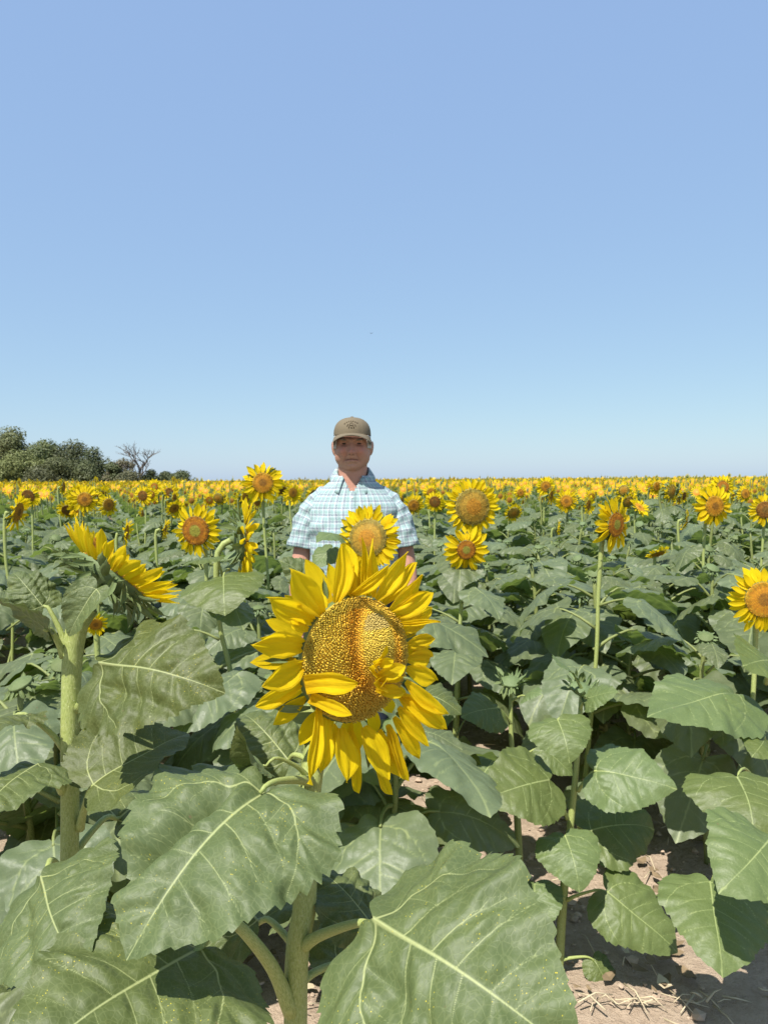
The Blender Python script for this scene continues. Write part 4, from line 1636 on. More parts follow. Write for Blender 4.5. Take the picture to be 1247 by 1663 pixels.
def hero_disc():
    rg = random.Random(11)
    g = Geo()
    ec = (.30, .22)                                         # eye of the spiral, off centre

    def height(x, y):
        r = math.hypot(x, y)
        z = .30 * (1 - r * r)
        e = math.hypot((x - ec[0]) / 1.0, (y - ec[1]) / 1.45)
        z -= .065 * math.exp(-((e - .40) / .16) ** 2) * (1 if x < ec[0] + .15 else .4)
        z += .05 * math.exp(-(e / .25) ** 2)
        z += .05 * math.exp(-(((x + .08) / .16) ** 2)) * (1 - r * r)
        return z

    def colour(x, y, j):
        r = math.hypot(x, y)
        e = math.hypot((x - ec[0]) / 1.0, (y - ec[1]) / 1.45)
        ang = math.atan2(y - ec[1], x - ec[0])
        c = mixc((.80, .54, .04), (.95, .72, .09), j)
        w0 = float(sstep(.50, .30, np.array(e)))
        if e < .34:                                         # closed buds, dull yellow green
            c = mixc((.66, .48, .05), (.84, .64, .10), j)
            if y > ec[1] + .25 and e < .36:
                c = mixc(c, (.42, .33, .16), .55)
        else:
            w = math.exp(-((e - .52) / .15) ** 2)
            w *= 1.0 if x < ec[0] else .75
            c = mixc(c, (.78, .34, .012), min(1, w * (1.1 if y > -.45 else .55)) * (.6 + .4 * j))
        if r > .82:
            c = mixc(c, (.56, .44, .05), .5)
        if y < -.35 and e > .45:
            c = mixc(c, (.64, .38, .045), .45)
        return c
    V, Fc, C = [], [], []
    rings, seg = 24, 64
    V.append((0, 0, height(0, 0)))
    for i in range(1, rings + 1):
        for k in range(seg):
            a = 2 * math.pi * k / seg
            r = i / rings
            V.append((r * math.cos(a), r * math.sin(a), height(r * math.cos(a), r * math.sin(a))))
    Fc += [(0, 1 + k, 1 + (k + 1) % seg) for k in range(seg)]
    for i in range(rings - 1):
        for k in range(seg):
            a = 1 + i * seg
            k2 = (k + 1) % seg
            Fc.append((a + k, a + seg + k, a + seg + k2, a + k2))
    C = [mixc(colour(v[0], v[1], .3), (.22, .13, .02), .45) for v in V]
    g.add(V, Fc, 'floret', None, C)
    V, Fc, C = [], [], []
    n = 3000
    fr = 1 / math.sqrt(n)
    for i in range(n):
        r = math.sqrt((i + .5) / n) * .992
        a = i * 2.399963
        # spirals drawn towards the off-centre eye
        k = (1 - r) ** 1.0
        x, y = r * math.cos(a) + ec[0] * k * .8, r * math.sin(a) + ec[1] * k * .8
        x += rg.gauss(0, .003)
        y += rg.gauss(0, .003)
        z = height(x, y)
        e = math.hypot(x - ec[0], (y - ec[1]) / 1.45)
        openf = float(sstep(.42, .6, np.array(e)))
        c = colour(x, y, rg.random())
        tilt = .18
        s = fr * (.64 + .14 * openf) * rg.uniform(.85, 1.15)
        hh = (.030 + .032 * openf) * rg.uniform(.75, 1.25)
        ox, oy = (x - ec[0]) * tilt * hh + rg.gauss(0, .006), (y - ec[1]) * tilt * hh + rg.gauss(0, .006)
        k0 = len(V)
        for lev, (zz, rr, dk) in enumerate(((-.012, .75, .50), (hh * .7, .85, .0), (hh, 1.12 if openf > .5 else .5, 0.0))):
            for q in range(5):
                b = 2 * math.pi * q / 5 + a
                V.append((x + ox * zz / hh + s * rr * math.cos(b), y + oy * zz / hh + s * rr * math.sin(b), z + zz))
                C.append(mixc(c, (.06, .03, .008), dk))
        V.append((x + ox, y + oy, z + hh * (.72 if openf > .5 else 1.15)))
        C.append(mixc(c, (.12, .05, .01), .65 * openf))
        for lev in (0, 1):
            for q in range(5):
                q2 = (q + 1) % 5
                Fc.append((k0 + lev * 5 + q, k0 + lev * 5 + q2, k0 + lev * 5 + 5 + q2, k0 + lev * 5 + 5 + q))
        for q in range(5):
            Fc.append((k0 + 10 + q, k0 + 10 + (q + 1) % 5, k0 + 15))
    g.add(V, Fc, 'floret', None, C)
    return g


obj('seed_disc', hero_disc().mesh('seed_disc'), head, HMx @ Matrix.Scale(HRAD, 4))


def disc_hit(cx, cy, lift=0.0):
    """Where the view ray through crop pixel (cx, cy) meets the plane of the flower, raised by lift."""
    px, py = 380 + cx / 3.1175, 860 + cy / 3.1175
    o = Vector((0, 0, CAM_H))
    d = (P(px, py, 1.0) - o).normalized()
    c = hc + hn * lift
    t = (c - o).dot(hn) / d.dot(hn)
    return o + d * t


HERO_PETALS = [  # base x, y, tip x, y, width (crop px), tip lift m, bend, twist, [mid bump]
    (448, 432, 285, 200, 128, .012, .35, .1), (405, 468, 170, 345, 108, .022, .2, -.2), (378, 505, 285, 462, 60, .03, -.5, .6),
    (362, 590, 88, 582, 118, .016, .3, .15), (358, 680, 143, 797, 118, .012, .35, -.15), (345, 770, 110, 897, 96, -.012, .1, .3),
    (515, 372, 548, 75, 112, -.005, .25, .1), (570, 350, 640, 150, 90, -.022, .2, -.3), (600, 345, 560, 70, 96, -.03, .1, .2),
    (660, 345, 648, 40, 48, .004, -.1, .3), (705, 345, 705, 45, 66, .012, .15, -.2), (585, 340, 785, 178, 62, .035, .5, .5),
    (720, 355, 882, 112, 104, .004, .35, -.1), (755, 375, 918, 165, 90, -.012, .2, .15), (790, 410, 955, 228, 96, .006, .3, -.2),
    (805, 432, 1002, 318, 112, .012, .3, .15), (825, 455, 1000, 395, 84, -.012, .2, .2), (812, 478, 1045, 468, 34, .03, .3, .6),
    (850, 520, 972, 445, 92, -.018, .2, -.1), (868, 590, 1018, 552, 78, .0, .2, .2), (872, 655, 1002, 645, 92, -.012, .3, .1), (872, 705, 1030, 762, 98, .004, .35, -.2),
    (868, 770, 1078, 935, 84, .018, .4, .2), (850, 840, 1076, 1012, 104, .02, .25, -.15), (832, 900, 980, 1098, 84, .008, .3, .1), (808, 950, 942, 1162, 78, .004, .2, -.2),
    (772, 990, 872, 1270, 70, -.006, .2, .15), (735, 1015, 832, 1250, 88, -.018, .25, -.2), (655, 1000, 782, 1268, 128, .02, .4, .1), (690, 1030, 788, 1342, 76, -.012, .3, .25),
    (545, 1005, 572, 1282, 116, .016, .35, -.1), (590, 1020, 620, 1330, 84, -.012, .2, .1), (425, 885, 385, 1292, 78, .014, .3, .35), (470, 945, 440, 1235, 92, .002, .25, -.25), (500, 985, 500, 1150, 80, -.016, .2, .1),
    (620, 355, 690, 205, 90, -.03, .2, .2), (840, 850, 935, 985, 90, -.02, .2, .1), (895, 640, 985, 600, 90, -.03, .2, .1), (455, 425, 390, 300, 95, -.02, .3, -.1), (780, 990, 830, 1190, 80, -.025, .2, -.1),
]
for i, (bx, by, tx, ty, w, lift, bend, tw) in enumerate(HERO_PETALS):
    B = disc_hit(bx, by, -.004 if i % 2 else .0)
    T = disc_hit(tx, ty, lift)
    L = (T - B).length
    ww = w / 3.1175 / F * HD / L
    rad = (B - hc)
    fore = 1.0 - .22 * abs(rad.normalized().dot(Vector((math.cos(R(36)), math.sin(R(36)), 0))))
    g, tip = petal_geo(800 + i, w=ww * 1.06 / .98, bend=bend, cup=.30, twist=tw, nx=19, ny=28, ridge=.026, tipbend=rnd.uniform(-.35, .25), wob=.06)
    obj('petal', g.mesh('petal'), head, align(tip, B, T, hn, 1.0))
for v, m in ring_petals(random.Random(8), 22, 1.62, 2, (.05, .4)):
    obj('petal', PETAL_ME[v][0], head, HMx @ Matrix.Translation(-Vector((0, 0, .010))) @ Matrix.Scale(HRAD, 4) @ m)
# petals folded in across the disc, and the odd tuft that grows out of it
FOLDED = [(360, 785, 628, 775, 104, .012, .062, -1.2, .1), (385, 850, 600, 940, 66, .010, .058, -.8, -.4),
          (722, 745, 868, 690, 78, .052, .060, .4, .3), (735, 690, 808, 660, 52, .056, .066, .5, .2), (715, 765, 862, 745, 44, .050, .054, .3, -.3),
          (718, 808, 860, 828, 70, .046, .050, .7, .3), (722, 660, 776, 586, 26, .050, .075, .8, .3)]
for i, (bx, by, tx, ty, w, l0, l1, bend, tw) in enumerate(FOLDED):
    B, T = disc_hit(bx, by, l0), disc_hit(tx, ty, l1)
    L = (T - B).length
    g, tip = petal_geo(870 + i, w=w / 3.1175 / F * HD / L, bend=bend * .8, cup=.35, twist=tw, nx=13, ny=24, ridge=.02, wob=.04, root=.85 if i < 2 else .4)
    obj('petal', g.mesh('petal'), head, align(tip, B, T, hn + Vector((0, -.2, .15)), 1.0))
for i, (bx, by, tx, ty) in enumerate(((715, 705, 680, 700), (725, 690, 700, 668), (735, 760, 705, 778), (750, 775, 740, 800))):
    B, T = disc_hit(bx, by, .040), disc_hit(tx, ty, .062)
    g, tip = petal_geo(890 + i, w=.55, bend=1.2, cup=.8, nx=7, ny=10)
    obj('petal', g.mesh('petal'), head, align(tip, B, T, hn, 1.0))
for i, (bx, by, tx, ty, w, lift, bend) in enumerate([
    (395, 850, 215, 885, 90, -.035, -.3), (390, 900, 160, 895, 40, -.02, .3), (400, 930, 270, 960, 80, -.05, .4), (385, 780, 350, 900, 110, -.03, .2), (395, 1010, 360, 1110, 60, -.03, -.4), (400, 1080, 440, 1190, 60, -.04, .3),
    (470, 360, 452, 240, 30, -.02, .2), (390, 330, 255, 262, 26, -.03, .4), (380, 430, 160, 430, 26, -.035, .3), (350, 650, 115, 668, 30, -.03, .3), (830, 470, 800, 430, 60, -.02, .2),
    (660, 1100, 680, 1230, 30, -.04, .3), (860, 560, 930, 540, 60, -.03, .2), (820, 930, 960, 960, 60, -.035, .3), (560, 1050, 580, 1260, 50, -.04, .2), (640, 300, 620, 180, 40, -.04, .2), (900, 300, 960, 260, 40, -.04, .2)]):
    B, T = disc_hit(bx, by, -.018), disc_hit(tx, ty, lift)
    L = (T - B).length
    g, tip = bract_geo(900 + i, w=min(.6, w / 3.1175 / F * HD / L), bend=bend, nx=7, ny=14, tail=.4)
    obj('bract', g.mesh('bract'), head, align(tip, B, T, hn, 1.0))

# its leaves: the broad ones that fill the bottom of the picture
close_leaf(hero, (432, 1276, .86), (206, 1560, .72), (-.25, -.62, .70), 0, (503, 1268, .95), (.0055, .0038), 1.30, bend=.05)
close_leaf(hero, (618, 1506, .80), (935, 1722, .67), (-.05, -.62, .76), 1, (492, 1536, .925), (.0065, .0045), 1.30, bend=.08)
close_leaf(hero, (326, 1542, .83), (10, 1770, .66), (-.12, -.50, .85), 2, (474, 1642, .925), (.0085, .0062), 1.22, bend=.42)
close_leaf(hero, (430, 1246, .90), (385, 1178, .86), (-.45, -.75, .2), 4, (500, 1262, .955), (.003, .002), .62)
close_leaf(hero, (524, 962, .99), (452, 910, .985), (.1, -.6, .8), 2, (512, 1180, 1.02), (.003, .002), .8)
close_leaf(hero, (600, 1502, .93), (512, 1416, 1.00), (.1, -.25, .95), 3, (497, 1540, .94), (.004, .003), 1.0)
close_leaf(hero, (468, 1236, 1.0), (396, 1160, 1.06), (-.1, -.5, .85), 3, (505, 1240, .965), (.004, .003), 1.2)
close_leaf(hero, (690, 1128, 1.16), (748, 1160, 1.14), (.1, -.4, .9), 5, (520, 1200, 1.0), (.003, .002), 1.6)
close_leaf(hero, (560, 1580, .98), (690, 1500, 1.10), (0, -.2, .97), 2, (486, 1600, .93), (.005, .004), 1.0)
close_leaf(hero, (420, 1500, 1.0), (330, 1440, 1.12), (-.1, -.3, .95), 3, (490, 1560, .935), (.005, .004), 1.1)

# ---- the flower seen from behind, by the frame edge
LD = 1.02
lc = P(184, 934, LD + .02)
ln_ = (CAM_M.to_3x3() @ Vector((.50, .74, -.33))).normalized()
lb = P(112, 1700, LD)
left = new_plant((lb.x, lb.y), 'sunflower bloom seen from behind on a thick fuzzy stem, petals fanning past green bracts', .28)
lpath = [Vector((lb.x, lb.y, -.02)), P(112, 1690, LD), P(114, 1350, LD), P(115, 1150, LD), P(122, 1030, LD), P(142, 985, LD), lc - ln_ * .055]
plain_stem(left, lpath, [.0125] * 9 + [.0130, .0155], 3600, 5)
LR = .054
LM = head_M(lc, ln_, 1.0)
lh = obj('flower_head', CUP_ME, left, LM @ Matrix.Scale(LR, 4))
obj('seed_disc', DISC_ME['orange'], lh, LM @ Matrix.Scale(LR, 4))
rg = random.Random(40)
for k in range(42):
    a = 2 * math.pi * (k + rg.uniform(-.3, .3)) / 42
    g, tip = petal_geo(1000 + k, w=rg.uniform(.27, .36), bend=rg.uniform(-.5, .1), cup=.35, twist=rg.uniform(-.3, .3), nx=9, ny=16, ridge=.014)
    obj('petal', g.mesh('petal'), lh, LM @ Matrix.Scale(LR, 4) @ petal_M(a, .95, 1.10 * rg.uniform(.75, 1.1), rg.uniform(-.95, -.30), rg.uniform(-.3, .3), -.03 * (k % 2)))
for k in range(58):
    a = 2 * math.pi * (k + rg.uniform(-.3, .3)) / 58
    lay = k % 3
    g, tip = bract_geo(1100 + k, w=rg.uniform(.20, .34), bend=rg.uniform(-1.2, 1.2), nx=7, ny=12, tail=.30)
    obj('bract', g.mesh('bract'), lh, LM @ Matrix.Scale(LR, 4) @ petal_M(a, 1.0 - .22 * lay, 0.85 * rg.uniform(.6, 1.2), rg.uniform(.0, .9) , rg.uniform(-.4, .4), -.08 - .13 * lay))
close_leaf(left, (172, 1083, .94), (366, 1126, .88), (-.12, -.72, .68), 1, (128, 1152, 1.015), (.0055, .004), 1.02, bend=.05)
close_leaf(left, (158, 957, .945), (113, 1034, .935), (-.25, -.9, .30), 4, (128, 1015, 1.0), (.003, .002), 1.0)
close_leaf(left, (76, 1024, .98), (-22, 972, .96), (.15, .55, .75), 2, (104, 1066, 1.015), (.0045, .0035), 1.0)
close_leaf(left, (70, 985, 1.02), (22, 930, 1.04), (-.1, -.6, .75), 3, (108, 1050, 1.02), (.004, .003), 1.0)
close_leaf(left, (152, 1277, .97), (308, 1192, 1.06), (-.10, -.50, .85), 4, (130, 1345, 1.02), (.0052, .0042), 1.25, bend=.1)
close_leaf(left, (62, 1246, .95), (-40, 1345, .86), (-.3, -.75, .55), 3, (104, 1284, 1.015), (.006, .0045), 1.35, bend=.12)
close_leaf(left, (74, 1432, .88), (140, 1590, .78), (-.05, -.82, .56), 1, (108, 1440, 1.01), (.005, .004), 1.30)
close_leaf(left, (20, 1165, 1.0), (-60, 1215, .9), (-.2, -.7, .7), 0, (104, 1215, 1.02), (.004, .003), 1.3)
close_leaf(left, (60, 1560, .95), (-60, 1660, .82), (-.2, -.6, .8), 1, (110, 1580, 1.01), (.005, .004), 1.2)
close_leaf(left, (190, 1330, 1.10), (290, 1290, 1.22), (.1, -.4, .9), 5, (116, 1400, 1.02), (.005, .004), 1.2)


# ---- young plants without a bloom, at the bare strip
def young(label, path, bud, leaves, rad=(.013, .012, .009, .006), budr=.030, seed=0):
    pw = [P(*p) for p in path]
    b = pw[0]
    root = new_plant((b.x, b.y), label, .26)
    pw[0] = Vector((b.x, b.y, -.02))
    plain_stem(root, pw, list(rad), 0, 0, 10)
    M = head_M(pw[-1] + Vector((0, 0, budr * .4)), Vector(bud), budr, seed)
    h = obj('flower_bud', BUD_ME, root, M)
    rg = random.Random(seed)
    for k in range(30):
        a = 2 * math.pi * (k + rg.uniform(-.3, .3)) / 30
        lay = k % 3
        obj('bract', BRACT_ME[rg.randrange(len(BRACT_ME))][0], h, M @ petal_M(a, .95 - .2 * lay, rg.uniform(.9, 1.6), rg.uniform(-1.2, .5), rg.uniform(-.4, .4), -.1 - .1 * lay) @ Matrix.Diagonal((.8, 1, 1, 1)))
    for i, lf in enumerate(leaves):
        J, T, N, var, S, sx = lf
        close_leaf(root, J, T, N, var, S, (.0048, .0034), sx, YOUNG_ME, .12)
    return root


young('young green sunflower with a spiky unopened bud, standing at the bare soil strip',
      [(906, 1600, 2.16), (915, 1450, 2.16), (934, 1260, 2.17), (944, 1125, 2.18)], (.25, -.4, .9), [
          ((917, 1356, 2.08), (941, 1450, 1.98), (-.05, -.85, .5), 0, (917, 1412, 2.15), 1.28),
          ((985, 1448, 2.10), (1100, 1548, 2.02), (.1, -.75, .65), 1, (920, 1462, 2.15), 1.05),
          ((868, 1436, 2.14), (872, 1522, 2.06), (-.3, -.7, .6), 2, (914, 1458, 2.15), 1.25),
          ((966, 1252, 2.12), (1099, 1282, 2.04), (.1, -.7, .7), 3, (938, 1285, 2.16), 1.05),
          ((890, 1268, 2.10), (782, 1300, 2.02), (-.1, -.75, .65), 4, (921, 1330, 2.15), 1.2),
          ((905, 1168, 2.12), (925, 1240, 2.04), (-.1, -.8, .55), 0, (942, 1180, 2.17), 1.5),
          ((951, 1135, 2.14), (1004, 1124, 2.08), (.1, -.6, .75), 1, (942, 1150, 2.17), 1.1),
          ((958, 1350, 2.20), (1062, 1348, 2.28), (.2, -.5, .8), 2, (926, 1360, 2.17), 1.1),
          ((963, 1558, 2.16), (992, 1612, 2.12), (.1, -.7, .7), 3, (909, 1560, 2.16), 1.1),
          ((925, 1090, 2.12), (903, 1078, 2.06), (-.2, -.6, .75), 4, (944, 1120, 2.17), 1.4)], budr=.034, seed=2)
young('slim young sunflower topped by a small green bud, half hidden behind the other budding plant',
      [(846, 1400, 2.62), (838, 1300, 2.62), (830, 1200, 2.62), (829, 1112, 2.62)], (.0, -.3, .95), [
          ((806, 1150, 2.56), (748, 1165, 2.48), (-.1, -.7, .7), 1, (830, 1176, 2.62), 1.2),
          ((852, 1130, 2.58), (880, 1128, 2.52), (.2, -.6, .75), 2, (829, 1140, 2.62), 1.2),
          ((800, 1235, 2.55), (742, 1330, 2.46), (-.2, -.75, .6), 0, (833, 1262, 2.62), 1.1),
          ((805, 1330, 2.55), (735, 1345, 2.45), (-.2, -.75, .6), 3, (840, 1370, 2.62), 1.2),
          ((880, 1215, 2.6), (930, 1260, 2.55), (.2, -.7, .7), 4, (834, 1240, 2.62), 1.1)], budr=.036, seed=4)


# ---- blooming plants one can name
def stem_and_leaves(root, hp, hn_, r, base, nleaf, rg, lsize=.22, zmax=None, thick=.0095, avoid=0.0):
    b = Vector((base[0], base[1], -.02))
    back = hp - hn_ * r * .55
    k = max(.06, r * 1.3)
    p1 = b.lerp(Vector((back.x, back.y, back.z)), .55)
    p1.x += rg.uniform(-.015, .015)
    top = back - hn_ * k * .55 + Vector((0, 0, -k * .55))
    plain_stem(root, [b, p1, b.lerp(top, .82), top, back], [thick * 1.2, thick, thick * .85, thick * .85, thick * 1.15], 0, 0, 9)
    zt = zmax or (top.z - .10)
    a0 = rg.uniform(0, 6.28)
    for i in range(nleaf):
        f = (i + .6) / nleaf
        z = .22 + (zt - .22) * f
        q = b.lerp(top, z / max(.3, top.z))
        a = a0 + i * 2.4 + rg.uniform(-.4, .4)
        s = lsize * (.75 + .5 * math.sin(math.pi * min(1, f * .9 + .05))) * rg.uniform(.8, 1.15)
        M = Matrix.Translation((q.x, q.y, z)) @ Matrix.Rotation(a, 4, 'Z') @ Matrix.Rotation(rg.uniform(-.25, .3), 4, 'X') @ Matrix.Rotation(rg.uniform(-.25, .25), 4, 'Y') @ Matrix.Scale(s, 4)
        obj('leaf', MID_ME[rg.randrange(len(MID_ME))], root, M)


NAMED = [  # px, py, outer px diameter, depth, yaw, tilt, disc kind, ratio, petals, stem px at ground, leaves, label
    (427, 784, 70, 4.2, 12, 8, 'orange', 2.1, 30, 440, 9, 'tall sunflower with an open rusty eyed bloom against the sky beside the man'),
    (318, 862, 88, 3.35, -14, -4, 'green_eye', 1.85, 30, 335, 9, 'sunflower with a rust red disc and green eye, just before the side on bloom'),
    (398, 876, 132, 2.45, 103, -2, 'orange', 1.9, 44, 362, 9, 'sunflower turned side on, green bracts behind a tall fan of petals'),
    (597, 874, 108, 2.35, -16, 8, 'gold', 1.72, 46, 600, 9, 'sunflower with a broad brown disc directly before the chest of the man'),
    (767, 823, 92, 3.2, 16, 2, 'gold', 1.55, 50, 742, 9, 'sunflower with a very large golden brown disc, upper bloom of the stacked pair'),
    (757, 893, 78, 3.05, 6, -4, 'green_eye', 2.5, 26, 735, 9, 'sunflower with a small green eyed disc, lower bloom of the stacked pair'),
    (1000, 852, 96, 2.8, 36, -2, 'green_eye', 2.4, 30, 948, 10, 'sunflower leaning over on a pale stem, bloom tipped with a narrow rusty disc'),
    (1160, 822, 70, 4.1, 12, 0, 'orange', 2.1, 32, 1136, 9, 'sunflower with an even round orange bloom on a slim upright stem'),
    (1240, 974, 112, 2.4, -10, 2, 'orange', 1.95, 34, 1240, 0, 'sunflower bloom cut off by the frame edge above a big toothed leaf'),
    (886, 790, 34, 8.0, 6, 0, 'orange', 2.0, 26, 888, 8, 'small perfect sunflower bloom standing above the flower line between pair and leaner'),
    (1242, 828, 54, 4.9, -25, 0, 'brown', 2.0, 28, 1235, 8, 'brown eyed sunflower at the very edge beyond the round orange bloom'),
    (30, 832, 64, 3.9, 92, -14, 'orange', 1.9, 34, 5, 9, 'drooping sunflower seen from the side near the frame edge under the wood'),
    (46, 806, 38, 6.0, 0, -10, 'brown', 1.8, 26, 46, 8, 'dark eyed sunflower just above the drooping side on one'),
    (138, 811, 46, 5.4, 18, 4, 'orange', 2.0, 30, 140, 8, 'bright sunflower with a red brown eye above the bloom seen from behind'),
    (111, 829, 36, 6.2, 10, -30, 'brown', 1.8, 24, 112, 8, 'nodding dark eyed sunflower next to the bright red brown eyed one'),
    (232, 805, 32, 7.0, -8, -4, 'brown', 2.0, 26, 232, 8, 'dark centred small sunflower facing forward between wood and side on bloom'),
    (206, 865, 46, 4.4, 96, -6, 'orange', 1.8, 30, 196, 8, 'narrow side on sunflower just beyond the bloom seen from behind'),
    (268, 860, 38, 4.6, 95, -10, 'orange', 1.8, 28, 262, 8, 'small side on sunflower touching the rust disc bloom'),
    (232, 835, 26, 7.6, 95, 0, 'orange', 1.8, 26, 232, 7, 'slender side turned sunflower below the small dark centred one'),
    (104, 790, 26, 8.2, 95, 0, 'orange', 1.8, 26, 104, 7, 'tall thin side on sunflower poking up before the dark trees'),
    (955, 820, 34, 7.0, 50, -4, 'orange', 2.0, 26, 955, 8, 'sunflower half turned just behind the leaning rusty disc bloom'),
    (1038, 824, 36, 6.6, 35, 40, 'orange', 2.0, 26, 1036, 8, 'sunflower with an upturned shallow bloom beyond the leaning one'),
    (1114, 845, 36, 5.4, 75, -12, 'orange', 1.8, 26, 1120, 8, 'ragged side on sunflower close to the round orange bloom'),
    (906, 858, 26, 6.4, 70, -6, 'orange', 1.8, 24, 900, 8, 'small ragged side on sunflower under the perfect small bloom'),
    (1068, 900, 40, 4.6, 20, -60, 'orange', 1.9, 26, 1064, 8, 'hanging sunflower mostly hidden beneath leaves by the leaning bloom'),
    (150, 884, 46, 3.6, 20, 0, 'orange', 1.9, 26, 150, 8, 'sunflower mostly hidden right behind the bloom seen from behind'),
    (156, 1014, 40, 2.4, 20, -20, 'orange', 1.9, 26, 160, 7, 'low sunflower showing only a few petals behind the thick fuzzy stem'),
    (476, 800, 30, 7.6, 40, 0, 'orange', 1.9, 26, 476, 7, 'sunflower at the plaid sleeve of the man beyond the tall bloom'),
    (700, 800, 28, 8.0, 20, 0, 'orange', 1.9, 26, 700, 7, 'sunflower between the man and the stacked pair on the flower line'),
    (706, 815, 34, 6.5, -10, -8, 'brown', 1.9, 26, 700, 8, 'brown eyed sunflower beside the big golden disc of the stacked pair'),
    (1210, 802, 30, 7.6, 10, 0, 'orange', 1.9, 26, 1210, 7, 'small bloom up and beyond the round orange sunflower'),
    (845, 800, 24, 9.5, 10, 0, 'orange', 2.0, 24, 845, 7, 'tiny round orange eyed bloom beside the small perfect one'),
]
for i, (px, py, dia, d, yaw, tilt, kind, ratio, npet, bpx, nl, lab) in enumerate(NAMED):
    rg = random.Random(i + 300)
    hp = P(px, py, d)
    nn = head_dir(yaw, tilt)
    r = dia / 2 / F * d / ratio
    back = hp - nn * r * 1.6
    q = P(bpx, 1000, d)
    root = new_plant((q.x, back.y), lab, .22)
    stem_and_leaves(root, hp, nn, r, (q.x, back.y), nl, rg, .23, zmax=min(1.10, hp.z - .20))
    add_head(root, hp, nn, r, kind, rg, dia > 44, ratio, npet, (-.25, .35) if kind == 'gold' else (-.75, .15) if abs(yaw) > 88 else (-.1, .45))
    if i == 8:                                              # big leaves by the frame edge
        for J, T, N, var, S, sx in (
                ((1196, 1260, 1.95), (1224, 1372, 1.80), (-.1, -.75, .65), 0, (1240, 1300, 2.35), 1.55),
                ((1152, 1432, 1.85), (1172, 1588, 1.66), (-.1, -.72, .68), 1, (1240, 1450, 2.35), 1.25),
                ((1250, 1362, 1.70), (1166, 1452, 1.58), (-.2, -.75, .6), 2, (1262, 1400, 2.35), 1.25),
                ((1192, 1128, 2.3), (1050, 1165, 2.15), (-.05, -.42, .9), 3, (1240, 1180, 2.38), 0.95),
                ((1250, 1075, 2.3), (1205, 1082, 2.2), (0, -.7, .7), 4, (1243, 1110, 2.38), 1.5),
                ((1240, 1200, 2.2), (1220, 1230, 2.1), (0, -.7, .7), 0, (1241, 1220, 2.38), 1.3),
                ((1260, 1450, 2.0), (1235, 1530, 1.9), (-.2, -.7, .7), 1, (1245, 1480, 2.38), 1.3)):
            close_leaf(root, J, T, N, var, S, (.006, .0042), sx, YOUNG_ME, .1)
    if i == 2:                                              # the broad leaf hanging under the side-on bloom
        for J, T, N, var, S, sx in (((363, 936, 2.32), (366, 1000, 2.2), (0, -.8, .6), 0, (372, 925, 2.42), 1.7), ((352, 905, 2.36), (296, 920, 2.3), (.3, .3, .9), 1, (362, 938, 2.42), .9)):
            close_leaf(root, J, T, N, var, S, (.004, .003), sx, YOUNG_ME, .1)
    if i == 3:
        for J, T, N, var, S, sx in (((546, 868, 2.3), (514, 882, 2.22), (-.1, -.7, .7), 2, (590, 905, 2.42), 1.0), ((540, 890, 2.35), (508, 925, 2.3), (0, -.6, .8), 3, (590, 915, 2.42), 1.0)):
            close_leaf(root, J, T, N, var, S, (.003, .002), sx, YOUNG_ME, .1)
OCC.append((man_pos.x, man_pos.y, .30))

# ---- the rows behind and between
STEM_H = []
for s in range(4):
    rg = random.Random(s + 5)
    STEM_H.append(tube([(0, 0, -.02), (rg.uniform(-.02, .02), rg.uniform(-.02, .02), .4), (rg.uniform(-.03, .03), rg.uniform(-.02, .02), .75), (0, 0, 1.0)], [.014, .012, .010, .008], 8, 'stem_far', ridge=.04, n=14).mesh('stem'))
# stem with a hooked neck: reaches (0.06, 0, 1) heading +X
HOOK = []
for s in range(4):
    rg = random.Random(s + 15)
    HOOK.append(tube([(0, 0, -.02), (rg.uniform(-.02, .02), 0, .45), (rg.uniform(-.02, .02), 0, .80), (-.005, 0, .94), (.015, 0, .995), (.06, 0, 1.0)], [.010, .0095, .0085, .0078, .0078, .0095], 8, 'stem_far', ridge=.04, n=18).mesh('stem'))

cand = []
ROW, STEP, TILT = .74, .27, R(21)
rg = random.Random(99)
for i in range(-40, 41):
    for j in range(0, 75):
        u, v = i * ROW + rg.gauss(0, .05), 1.3 + j * STEP + rg.gauss(0, .06)
        x, y = u * math.cos(TILT) - v * math.sin(TILT) - .12, u * math.sin(TILT) + v * math.cos(TILT)
        cand.append((x, y))
cand.sort(key=lambda p: p[1])
near, rest = [], []
N_IND = 300 - len(NAMED) - 4
for x, y in cand:
    if y < .5:
        continue
    q = to_px((x, y, .7))
    vis = q and -70 < q[0] < 1320
    if any((x - a) ** 2 + (y - b) ** 2 < c * c for a, b, c in OCC):
        continue
    d = q[2] if q else 0
    if vis and d < 1.75:
        continue
    if vis and d < 2.35 and q[0] > 630:
        continue
    if vis and d < 2.75 and q[0] > 880:
        continue                                            # the bare strip
    if vis and len(near) < N_IND:
        near.append((x, y, q[0], d))
    else:
        rest.append((x, y))
DMAX = max(p[3] for p in near)

